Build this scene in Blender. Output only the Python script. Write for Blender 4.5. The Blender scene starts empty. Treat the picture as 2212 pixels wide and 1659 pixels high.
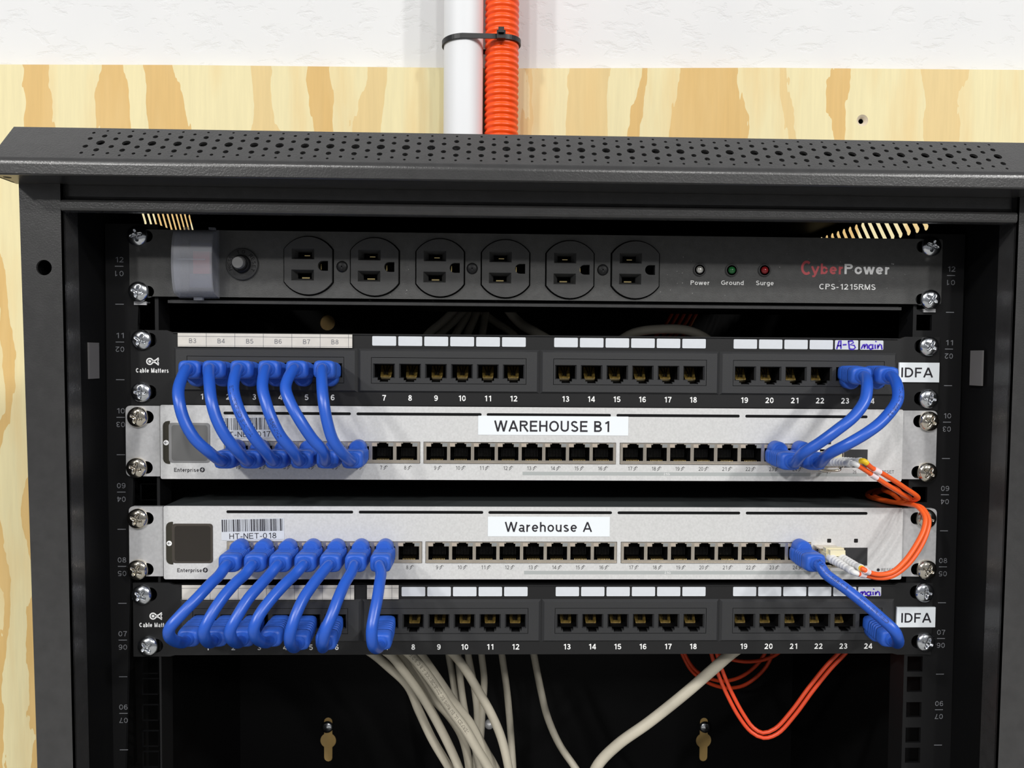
import bpy, bmesh, math, random
from math import sin, cos, pi, sqrt, atan2, radians
from mathutils import Vector, Matrix
random.seed(7)
S = 0.001                      # everything below is laid out in millimetres
SC = bpy.context.scene
COL = SC.collection

# ------------------------------------------------------------------ camera
F_PX = 1661.0
PITCH, YAW, ROLL = 0.03479703575796243, -0.027292327557410317, 0.008044712272214864
CAM = Vector((-29.44, -459.81, -29.32))
def _rot():
    cx, sx = cos(PITCH), sin(PITCH); cy, sy = cos(YAW), sin(YAW); cz, sz = cos(ROLL), sin(ROLL)
    R0 = Matrix(((1, 0, 0), (0, 0, -1), (0, 1, 0)))
    Rx = Matrix(((1, 0, 0), (0, cx, -sx), (0, sx, cx)))
    Ry = Matrix(((cy, 0, sy), (0, 1, 0), (-sy, 0, cy)))
    Rz = Matrix(((cz, -sz, 0), (sz, cz, 0), (0, 0, 1)))
    return Rz @ Rx @ Ry @ R0
RCAM = _rot()
cd = bpy.data.cameras.new('camera')
cam = bpy.data.objects.new('camera', cd); COL.objects.link(cam)
cd.sensor_fit = 'HORIZONTAL'; cd.sensor_width = 36.0; cd.lens = 36.0 * F_PX / 2212.0
cd.clip_start = 0.01; cd.clip_end = 100
m3 = Matrix((RCAM[0], -RCAM[1], -RCAM[2])).transposed()
cam.matrix_world = Matrix.Translation(CAM * S) @ m3.to_4x4()
SC.camera = cam

def P(px, py, Y):
    """point of the place seen at photo pixel (px, py) on the upright plane at depth Y (mm)"""
    d = RCAM.transposed() @ Vector(((px - 1106.0) / F_PX, (py - 829.5) / F_PX, 1.0))
    return CAM + d * ((Y - CAM.y) / d.y)

# ------------------------------------------------------------------ world, lamps, exposure
w = bpy.data.worlds.new('warehouse_air'); SC.world = w; w.use_nodes = True
nt = w.node_tree; nt.nodes.clear()
out = nt.nodes.new('ShaderNodeOutputWorld'); bg = nt.nodes.new('ShaderNodeBackground')
tc = nt.nodes.new('ShaderNodeTexCoord'); sp = nt.nodes.new('ShaderNodeSeparateXYZ')
rp = nt.nodes.new('ShaderNodeValToRGB'); mr = nt.nodes.new('ShaderNodeMapRange')
mr.inputs['From Min'].default_value = -1; mr.inputs['From Max'].default_value = 1
nt.links.new(tc.outputs['Generated'], sp.inputs[0]); nt.links.new(sp.outputs['Z'], mr.inputs['Value'])
nt.links.new(mr.outputs[0], rp.inputs[0]); nt.links.new(rp.outputs[0], bg.inputs[0]); nt.links.new(bg.outputs[0], out.inputs[0])
e = rp.color_ramp.elements
e[0].position = 0.30; e[0].color = (0.10, 0.10, 0.105, 1)
e[1].position = 0.75; e[1].color = (0.42, 0.43, 0.45, 1)
bg.inputs[1].default_value = 0.74

def lamp(name, loc, target, sx, sy, power, col=(1, 0.985, 0.96)):
    ld = bpy.data.lights.new(name, 'AREA'); ld.shape = 'RECTANGLE'; ld.size = sx; ld.size_y = sy
    ld.energy = power; ld.color = col
    o = bpy.data.objects.new(name, ld); COL.objects.link(o)
    o.location = loc
    o.rotation_euler = (Vector(target) - Vector(loc)).to_track_quat('-Z', 'Z').to_euler()
    return o
for lx, ly, lz, pw in ((-4.6, -4.6, 3.7, 155), (4.6, -4.6, 3.7, 150), (-4.3, -8.2, 3.8, 170), (5.3, -8.4, 3.9, 165), (-1.7, -5.2, 3.9, 75), (1.9, -7.4, 3.9, 100)):
    lamp('ceiling_lamp', (lx, ly, lz), (0, 0, 0), 0.35, 0.35, pw)

vs = SC.view_settings
SC.display_settings.display_device = 'sRGB'
vs.view_transform = 'Standard'; vs.look = 'None'; vs.gamma = 1.0; vs.use_curve_mapping = False
vs.exposure = 0.17
SC.cycles.max_bounces = 8

# ------------------------------------------------------------------ materials
def lin(c):
    return tuple(((v / 255.0) / 12.92 if v <= 10 else ((v / 255.0 + 0.055) / 1.055) ** 2.4) for v in c)
def mat(name, col, rough=0.5, metal=0.0, spec=0.5, bump=0.0, bscale=900, coat=0.0, var=0.0, vscale=150, stretch=None):
    m = bpy.data.materials.new(name); m.use_nodes = True
    t = m.node_tree; b = t.nodes['Principled BSDF']
    b.inputs['Base Color'].default_value = (*col, 1); b.inputs['Roughness'].default_value = rough
    b.inputs['Metallic'].default_value = metal; b.inputs['Specular IOR Level'].default_value = spec
    b.inputs['Coat Weight'].default_value = coat
    co = t.nodes.new('ShaderNodeTexCoord')
    src = co.outputs['Object']
    if stretch:
        mp = t.nodes.new('ShaderNodeMapping'); mp.inputs['Scale'].default_value = stretch
        t.links.new(src, mp.inputs[0]); src = mp.outputs[0]
    n2 = t.nodes.new('ShaderNodeTexNoise'); n2.inputs['Scale'].default_value = vscale; n2.inputs['Detail'].default_value = 4
    t.links.new(src, n2.inputs[0])
    mx = t.nodes.new('ShaderNodeMixRGB'); mx.blend_type = 'MULTIPLY'; mx.inputs[0].default_value = 1
    mx.inputs[1].default_value = (*col, 1)
    rr = t.nodes.new('ShaderNodeMapRange'); rr.inputs['From Min'].default_value = 0.3; rr.inputs['From Max'].default_value = 0.7
    rr.inputs['To Min'].default_value = 1 - var; rr.inputs['To Max'].default_value = 1 + var
    t.links.new(n2.outputs[0], rr.inputs[0]); t.links.new(rr.outputs[0], mx.inputs[2])
    t.links.new(mx.outputs[0], b.inputs['Base Color'])
    if bump:
        n = t.nodes.new('ShaderNodeTexNoise'); n.inputs['Scale'].default_value = bscale; n.inputs['Detail'].default_value = 2
        bp = t.nodes.new('ShaderNodeBump'); bp.inputs['Strength'].default_value = bump; bp.inputs['Distance'].default_value = 0.0004
        t.links.new(co.outputs['Object'], n.inputs[0]); t.links.new(n.outputs[0], bp.inputs['Height']); t.links.new(bp.outputs[0], b.inputs['Normal'])
    return m
M = {}
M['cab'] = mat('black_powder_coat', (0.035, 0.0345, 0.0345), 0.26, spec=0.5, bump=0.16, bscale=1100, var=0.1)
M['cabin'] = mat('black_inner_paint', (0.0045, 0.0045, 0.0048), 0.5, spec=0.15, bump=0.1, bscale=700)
M['rail'] = mat('black_rail_paint', (0.008, 0.008, 0.0085), 0.4, spec=0.3)
M['pdu'] = mat('charcoal_paint', (0.052, 0.052, 0.051), 0.5, spec=0.35, bump=0.25, bscale=1400, var=0.12, vscale=300)
M['panel'] = mat('black_panel_paint', (0.010, 0.010, 0.0105), 0.42, spec=0.35, bump=0.05, bscale=1200)
M['plastic'] = mat('black_plastic', (0.026, 0.0265, 0.028), 0.5, spec=0.4, bump=0.1, bscale=1600)
M['dark'] = mat('dark_plastic', (0.006, 0.006, 0.0065), 0.45, spec=0.3)
M['void'] = mat('black_socket_plastic', (0.0025, 0.0025, 0.003), 0.6, spec=0.15)
M['outlet'] = mat('outlet_plastic', (0.042, 0.042, 0.042), 0.6, spec=0.35, bump=0.2, bscale=1500, var=0.1)
M['silver'] = mat('silver_paint', (0.60, 0.60, 0.595), 0.38, metal=0.12, spec=0.5, var=0.07, vscale=900)
M['bracket'] = mat('bracket_aluminium', (0.55, 0.55, 0.555), 0.36, metal=0.3, var=0.08, vscale=500)
M['chassis'] = mat('grey_chassis_paint', (0.055, 0.062, 0.063), 0.35, spec=0.5)
M['nickel'] = mat('nickel_screw', (0.66, 0.61, 0.52), 0.13, metal=1.0)
M['zinc'] = mat('zinc_screw', (0.66, 0.68, 0.71), 0.18, metal=1.0, var=0.12, vscale=700)
M['tin'] = mat('tinned_shield', (0.62, 0.56, 0.48), 0.28, metal=0.85, var=0.06)
M['led_amber'] = mat('port_light_warm', (0.40, 0.34, 0.28), 0.4)
M['led_grey'] = mat('port_light_grey', (0.22, 0.23, 0.23), 0.4)
M['gold'] = mat('gold_contact', (0.80, 0.62, 0.28), 0.25, metal=1.0)
M['amber'] = mat('amber_jack_insert', (0.155, 0.105, 0.026), 0.3, spec=0.6, var=0.35, vscale=700)
M['paper'] = mat('white_label_paper', (0.58, 0.605, 0.64), 0.6, var=0.03, vscale=200)
M['cream'] = mat('cream_label_paper', (0.60, 0.57, 0.52), 0.6, var=0.04, vscale=200)
M['tape'] = mat('white_label_tape', (0.76, 0.80, 0.83), 0.4)
M['ink'] = mat('black_ink', (0.012, 0.010, 0.016), 0.5)
M['greyink'] = mat('grey_ink', (0.045, 0.045, 0.047), 0.6)
M['lineink'] = mat('pencil_ink', (0.16, 0.16, 0.17), 0.6)
M['white'] = mat('white_print', (0.80, 0.80, 0.79), 0.55)
M['dimwhite'] = mat('grey_stamped_print', (0.19, 0.195, 0.21), 0.6)
M['redprint'] = mat('red_print', (0.42, 0.055, 0.065), 0.5)
M['purple'] = mat('purple_marker', (0.045, 0.010, 0.40), 0.5)
M['greybar'] = mat('grey_print_bar', (0.36, 0.38, 0.375), 0.5)
M['blue'] = mat('blue_cable_jacket', (0.019, 0.094, 0.49), 0.32, spec=0.5, var=0.05, vscale=60)
M['boot'] = mat('blue_boot_rubber', (0.024, 0.105, 0.51), 0.45, spec=0.4, bump=0.08, bscale=900)
M['cableink'] = mat('cable_print', (0.012, 0.03, 0.13), 0.5)
M['beige'] = mat('grey_cable_jacket', (0.50, 0.46, 0.37), 0.5, spec=0.4, bump=0.25, bscale=160, var=0.10, vscale=45)
M['beigeink'] = mat('faded_cable_print', (0.13, 0.115, 0.09), 0.6)
M['fibre'] = mat('orange_fibre_jacket', (0.85, 0.115, 0.018), 0.38, spec=0.5)
M['fibrein'] = mat('red_orange_fibre_jacket', (0.66, 0.060, 0.016), 0.4, spec=0.5)
M['ivory'] = mat('ivory_clip', (0.72, 0.66, 0.45), 0.4)
M['wboot'] = mat('white_boot', (0.70, 0.70, 0.69), 0.4)
M['yellow'] = mat('yellow_sleeve', (0.85, 0.56, 0.01), 0.4)
M['pinkwhite'] = mat('white_sleeve', (0.82, 0.70, 0.72), 0.35)
M['pvc'] = mat('white_pvc', (0.74, 0.75, 0.765), 0.5, spec=0.4, var=0.05, vscale=25, stretch=(1, 1, 0.12))
M['orange'] = mat('orange_conduit', (0.93, 0.085, 0.006), 0.32, spec=0.45)
M['tie'] = mat('black_nylon', (0.010, 0.010, 0.011), 0.42, spec=0.35)
M['grey_knob'] = mat('grey_button', (0.14, 0.14, 0.14), 0.5)
M['red'] = mat('red_rocker', (0.30, 0.02, 0.02), 0.3)
M['navy'] = mat('blue_black_rocker', (0.02, 0.025, 0.06), 0.4)
M['lens_clear'] = mat('clear_lens', (0.55, 0.54, 0.50), 0.12, metal=0.6)
M['lens_green'] = mat('green_lens', (0.010, 0.10, 0.025), 0.12)
M['lens_red'] = mat('red_lens', (0.20, 0.010, 0.012), 0.12)
M['screen_glare'] = mat('screen_painted_glare', (0.115, 0.115, 0.113), 0.4, spec=0.5)  # bright reflection on the screen, put into its grey colour
M['screen_rim'] = mat('grey_screen_edge', (0.20, 0.20, 0.20), 0.35)
M['screen_dark'] = mat('dark_screen', (0.020, 0.016, 0.012), 0.25, spec=0.6)
M['screen_dark_rim'] = mat('dark_screen_edge', (0.050, 0.042, 0.034), 0.3)
M['olive'] = mat('dark_side_strip', (0.030, 0.027, 0.018), 0.3)
M['slotgrey'] = mat('grey_slot_plate', (0.13, 0.125, 0.125), 0.5)  # grey of something lit behind a side slot, put into the colour

def clear_cover():
    m = bpy.data.materials.new('milky_clear_plastic'); m.use_nodes = True
    t = m.node_tree; b = t.nodes['Principled BSDF']; o = t.nodes['Material Output']
    b.inputs['Base Color'].default_value = (0.42, 0.43, 0.47, 1); b.inputs['Roughness'].default_value = 0.36
    tr = t.nodes.new('ShaderNodeBsdfTransparent'); tr.inputs[0].default_value = (0.92, 0.93, 0.96, 1)
    n = t.nodes.new('ShaderNodeTexNoise'); n.inputs['Scale'].default_value = 60
    r = t.nodes.new('ShaderNodeMapRange'); r.inputs['To Min'].default_value = 0.25; r.inputs['To Max'].default_value = 0.31
    co = t.nodes.new('ShaderNodeTexCoord'); mx = t.nodes.new('ShaderNodeMixShader')
    t.links.new(co.outputs['Object'], n.inputs[0]); t.links.new(n.outputs[0], r.inputs[0]); t.links.new(r.outputs[0], mx.inputs[0])
    t.links.new(tr.outputs[0], mx.inputs[1]); t.links.new(b.outputs[0], mx.inputs[2]); t.links.new(mx.outputs[0], o.inputs[0])
    return m
M['cover'] = clear_cover()

def wall_mat():
    m = bpy.data.materials.new('white_stucco'); m.use_nodes = True
    t = m.node_tree; b = t.nodes['Principled BSDF']; b.inputs['Roughness'].default_value = 0.8
    co = t.nodes.new('ShaderNodeTexCoord')
    n = t.nodes.new('ShaderNodeTexNoise'); n.inputs['Scale'].default_value = 70; n.inputs['Detail'].default_value = 7; n.inputs['Roughness'].default_value = 0.6
    n.inputs['Distortion'].default_value = 0.35
    mp = t.nodes.new('ShaderNodeMapping'); mp.inputs['Scale'].default_value = (0.6, 1, 1.1)
    rp = t.nodes.new('ShaderNodeValToRGB'); rp.color_ramp.elements[0].position = 0.30; rp.color_ramp.elements[1].position = 0.46
    bp = t.nodes.new('ShaderNodeBump'); bp.inputs['Strength'].default_value = 0.5; bp.inputs['Distance'].default_value = 0.001
    t.links.new(co.outputs['Object'], mp.inputs[0]); t.links.new(mp.outputs[0], n.inputs[0]); t.links.new(n.outputs[0], rp.inputs[0])
    t.links.new(rp.outputs[0], bp.inputs['Height']); t.links.new(bp.outputs[0], b.inputs['Normal'])
    n2 = t.nodes.new('ShaderNodeTexNoise'); n2.inputs['Scale'].default_value = 12
    c2 = t.nodes.new('ShaderNodeValToRGB'); c2.color_ramp.elements[0].color = (0.655, 0.66, 0.67, 1); c2.color_ramp.elements[1].color = (0.72, 0.72, 0.715, 1)
    t.links.new(co.outputs['Object'], n2.inputs[0]); t.links.new(n2.outputs[0], c2.inputs[0]); t.links.new(c2.outputs[0], b.inputs['Base Color'])
    return m
M['wall'] = wall_mat()

def ply_mat():
    m = bpy.data.materials.new('pine_plywood'); m.use_nodes = True
    t = m.node_tree; b = t.nodes['Principled BSDF']; b.inputs['Roughness'].default_value = 0.55; b.inputs['Specular IOR Level'].default_value = 0.3
    N, L = t.nodes.new, t.links.new
    co = N('ShaderNodeTexCoord'); sp = N('ShaderNodeSeparateXYZ'); L(co.outputs['Object'], sp.inputs[0])
    def noise(scale, st, det=3):
        mp = N('ShaderNodeMapping'); mp.inputs['Scale'].default_value = st; L(co.outputs['Object'], mp.inputs[0])
        n = N('ShaderNodeTexNoise'); n.inputs['Scale'].default_value = scale; n.inputs['Detail'].default_value = det
        L(mp.outputs[0], n.inputs[0]); return n.outputs[0]
    def math_(op, a, bb):
        q = N('ShaderNodeMath'); q.operation = op
        for i, v in enumerate((a, bb)):
            if isinstance(v, (int, float)): q.inputs[i].default_value = v
            else: L(v, q.inputs[i])
        return q.outputs[0]
    wob = math_('MULTIPLY', math_('SUBTRACT', noise(14, (1.0, 1, 0.42), 5), 0.5), 0.085)
    # the grain swings wider low on the sheet, where the growth rings open into arches
    low = N('ShaderNodeMapRange'); low.inputs['From Min'].default_value = 0.05; low.inputs['From Max'].default_value = -0.25
    low.inputs['To Min'].default_value = 0.0; low.inputs['To Max'].default_value = 0.19
    L(sp.outputs['Z'], low.inputs['Value'])
    wob2 = math_('MULTIPLY', math_('SUBTRACT', noise(4.2, (1.4, 1, 0.8), 2), 0.5), low.outputs[0])
    fray = math_('MULTIPLY', math_('SUBTRACT', noise(95, (1.0, 1, 0.10), 3), 0.5), 0.020)
    x = math_('ADD', math_('ADD', math_('ADD', sp.outputs['X'], wob), wob2), fray)
    mr = N('ShaderNodeMapRange'); mr.inputs['From Min'].default_value = -0.62; mr.inputs['From Max'].default_value = 0.62; L(x, mr.inputs['Value'])
    rp = N('ShaderNodeValToRGB'); cr = rp.color_ramp; cr.interpolation = 'LINEAR'
    light, dark, mid = (0.73, 0.645, 0.375), (0.635, 0.42, 0.155), (0.685, 0.52, 0.245)
    bands = [(-150, -60, dark), (0, 22, dark), (72, 126, dark), (222, 282, dark), (333, 400, dark), (545, 618, mid), (664, 738, dark),
             (778, 820, mid), (1110, 1125, mid), (1200, 1292, mid), (1346, 1366, dark), (1440, 1610, dark), (1690, 1716, mid),
             (1780, 1818, dark), (1960, 2070, mid)]
    pos = lambda px: ((px - 1060.7) * 0.4497 - 29.4) / 1240.0 + 0.5
    e = cr.elements
    st = []
    for a, c, colr in bands:
        st += [(pos(a), colr), (pos(c), light)]
    st = st[:31]
    e[0].position = 0; e[0].color = (*light, 1); e[1].position = st[0][0]; e[1].color = (*st[0][1], 1)
    for p_, c_ in st[1:]:
        q = e.new(p_); q.color = (*c_, 1)
    cr.interpolation = 'CONSTANT'
    L(mr.outputs[0], rp.inputs[0])
    fine = noise(60, (6, 1, 0.35), 4)
    soft = N('ShaderNodeMapRange'); soft.inputs['To Min'].default_value = 0.90; soft.inputs['To Max'].default_value = 1.08; L(fine, soft.inputs['Value'])
    mx = N('ShaderNodeMixRGB'); mx.blend_type = 'MULTIPLY'; mx.inputs[0].default_value = 1
    L(rp.outputs[0], mx.inputs[1]); L(soft.outputs[0], mx.inputs[2])
    bl = N('ShaderNodeMixRGB'); bl.inputs[2].default_value = (0.70, 0.50, 0.22, 1)
    fr = N('ShaderNodeMapRange'); fr.inputs['From Min'].default_value = 0.48; fr.inputs['From Max'].default_value = 0.72; fr.inputs['To Max'].default_value = 0.55
    L(noise(26, (1.5, 1, 0.28), 4), fr.inputs['Value']); L(fr.outputs[0], bl.inputs[0]); L(mx.outputs[0], bl.inputs[1])
    L(bl.outputs[0], b.inputs['Base Color'])
    return m
M['ply'] = ply_mat()

# ------------------------------------------------------------------ mesh helpers (mm in, metres out)
from mathutils.geometry import tessellate_polygon
class MB:
    def __init__(s, m=None):
        s.v = []; s.f = []; s.mi = []; s.sm = []; s.mats = []; s.cur = 0
        if m: s.use(m)
    def use(s, m):
        m = M[m] if isinstance(m, str) else m
        if m not in s.mats: s.mats.append(m)
        s.cur = s.mats.index(m); return s
    def add(s, vs, fs, smooth=False):
        o = len(s.v); s.v += [Vector(p) for p in vs]
        for f in fs: s.f.append([i + o for i in f]); s.mi.append(s.cur); s.sm.append(smooth)
        return s
    def box(s, x0, x1, y0, y1, z0, z1):
        return s.add([(x, y, z) for x in (x0, x1) for y in (y0, y1) for z in (z0, z1)],
                     [(0, 1, 3, 2), (4, 6, 7, 5), (0, 4, 5, 1), (2, 3, 7, 6), (0, 2, 6, 4), (1, 5, 7, 3)])
    def cbox(s, x, z, w_, h, y0, y1): return s.box(x - w_ / 2, x + w_ / 2, y0, y1, z - h / 2, z + h / 2)
    def well(s, x0, x1, y0, y1, z0, z1):
        """open-fronted box: four sides and a back"""
        return s.add([(x, y, z) for x in (x0, x1) for y in (y0, y1) for z in (z0, z1)],
                     [(0, 1, 3, 2), (4, 6, 7, 5), (2, 3, 7, 6), (0, 2, 6, 4), (1, 5, 7, 3)])
    def plate(s, outline, holes, y0, y1):
        loops = [list(outline)] + [list(h) for h in holes]
        flat = [p for l in loops for p in l]; n = len(flat)
        tris = tessellate_polygon([[Vector((p[0], p[1], 0)) for p in l] for l in loops])
        vs = [(p[0], y0, p[1]) for p in flat] + [(p[0], y1, p[1]) for p in flat]
        fs = [tuple(t) for t in tris] + [tuple(i + n for i in reversed(t)) for t in tris]
        k = 0
        for l in loops:
            for i in range(len(l)):
                a, b = k + i, k + (i + 1) % len(l); fs.append((a, b, b + n, a + n))
            k += len(l)
        return s.add(vs, fs)
    def flat(s, pts, y):
        tris = tessellate_polygon([[Vector((p[0], p[1], 0)) for p in pts]])
        return s.add([(p[0], y, p[1]) for p in pts], [tuple(t) for t in tris])
    def lathe(s, c, prof, n=24, axis=Vector((0, -1, 0)), up=Vector((0, 0, 1)), smooth=True, caps=True):
        """prof: (radius, distance along axis) pairs"""
        c = Vector(c); a = axis.normalized(); r = a.cross(up).normalized(); u = r.cross(a)
        vs = []; fs = []; k = len(prof)
        for rad, h in prof:
            for i in range(n):
                t = 2 * pi * i / n; vs.append(c + a * h + (r * cos(t) + u * sin(t)) * rad)
        for j in range(k - 1):
            for i in range(n):
                i2 = (i + 1) % n; fs.append((j * n + i, j * n + i2, (j + 1) * n + i2, (j + 1) * n + i))
        s.add(vs, fs, smooth)
        if caps and prof[-1][0] > 0.02: s.add(vs[-n:], [tuple(range(n))])
        if caps and prof[0][0] > 0.02: s.add(vs[:n], [tuple(reversed(range(n)))])
        return s
    def tube(s, path, r, n=14, caps=True):
        path = [Vector(p) for p in path]; k = len(path)
        T = [(path[min(i + 1, k - 1)] - path[max(i - 1, 0)]).normalized() for i in range(k)]
        a = T[0].orthogonal().normalized(); vs = []; fs = []
        for i in range(k):
            a = (a - T[i] * a.dot(T[i])).normalized(); b = T[i].cross(a)
            rr = r[i] if isinstance(r, (list, tuple)) else r
            for j in range(n):
                t = 2 * pi * j / n; vs.append(path[i] + (a * cos(t) + b * sin(t)) * rr)
        for i in range(k - 1):
            for j in range(n):
                j2 = (j + 1) % n; fs.append((i * n + j, i * n + j2, (i + 1) * n + j2, (i + 1) * n + j))
        s.add(vs, fs, True)
        if caps: s.add(vs[:n], [tuple(reversed(range(n)))]); s.add(vs[-n:], [tuple(range(n))])
        return s
    def loft(s, rings, cap=True, smooth=True):
        n = len(rings[0]); fs = []
        for i in range(len(rings) - 1):
            for j in range(n):
                j2 = (j + 1) % n; fs.append((i * n + j, i * n + j2, (i + 1) * n + j2, (i + 1) * n + j))
        s.add([p for r in rings for p in r], fs, smooth)
        if cap: s.add(rings[0], [tuple(reversed(range(n)))]); s.add(rings[-1], [tuple(range(n))])
        return s
    def ribbon(s, pts, wd, y, closed=False):
        """a drawn stroke lying on an upright face: pts are (x, z)"""
        if closed: pts = list(pts) + [pts[0], pts[1]]
        vs = []; k = len(pts)
        for i in range(k):
            a = Vector(pts[max(i - 1, 0)]); b = Vector(pts[min(i + 1, k - 1)]); d = b - a
            d = d.normalized() if d.length > 1e-6 else Vector((1, 0)); nn = Vector((-d.y, d.x)) * wd / 2
            p = Vector(pts[i]); vs += [(p.x + nn.x, y, p.y + nn.y), (p.x - nn.x, y, p.y - nn.y)]
        return s.add(vs, [(2 * i, 2 * i + 1, 2 * i + 3, 2 * i + 2) for i in range(k - 1)])
    def text(s, st, x, z, h, y, align='C', wd=None, rot=0.0, bold=0.0, valign='B'):
        """lettering of cap height h (mm) lying on an upright face at depth y"""
        vs, fs, x0, x1 = glyphs(st, bold); k = h / CAP; sx = k
        W = (x1 - x0) * k
        if wd: sx = k * wd / W; W = wd
        ox = {'C': -W / 2, 'L': 0, 'R': -W}[align]; oz = {'B': 0, 'M': -h / 2}[valign]
        cr, sr = cos(rot), sin(rot); o = []
        for p in vs:
            a, b = (p[0] - x0) * sx + ox, p[1] * k + oz
            o.append((x + a * cr - b * sr, y + p[2], z + a * sr + b * cr))
        return s.add(o, fs)
CAP = 1.0; _G = {}
def _arc(cx, cy, rx, ry, a0, a1, n=None):
    n = n or max(4, int(abs(a1 - a0) / 14)); return [(cx + rx * cos(radians(a0 + (a1 - a0) * k / n)), cy + ry * sin(radians(a0 + (a1 - a0) * k / n))) for k in range(n + 1)]
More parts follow.
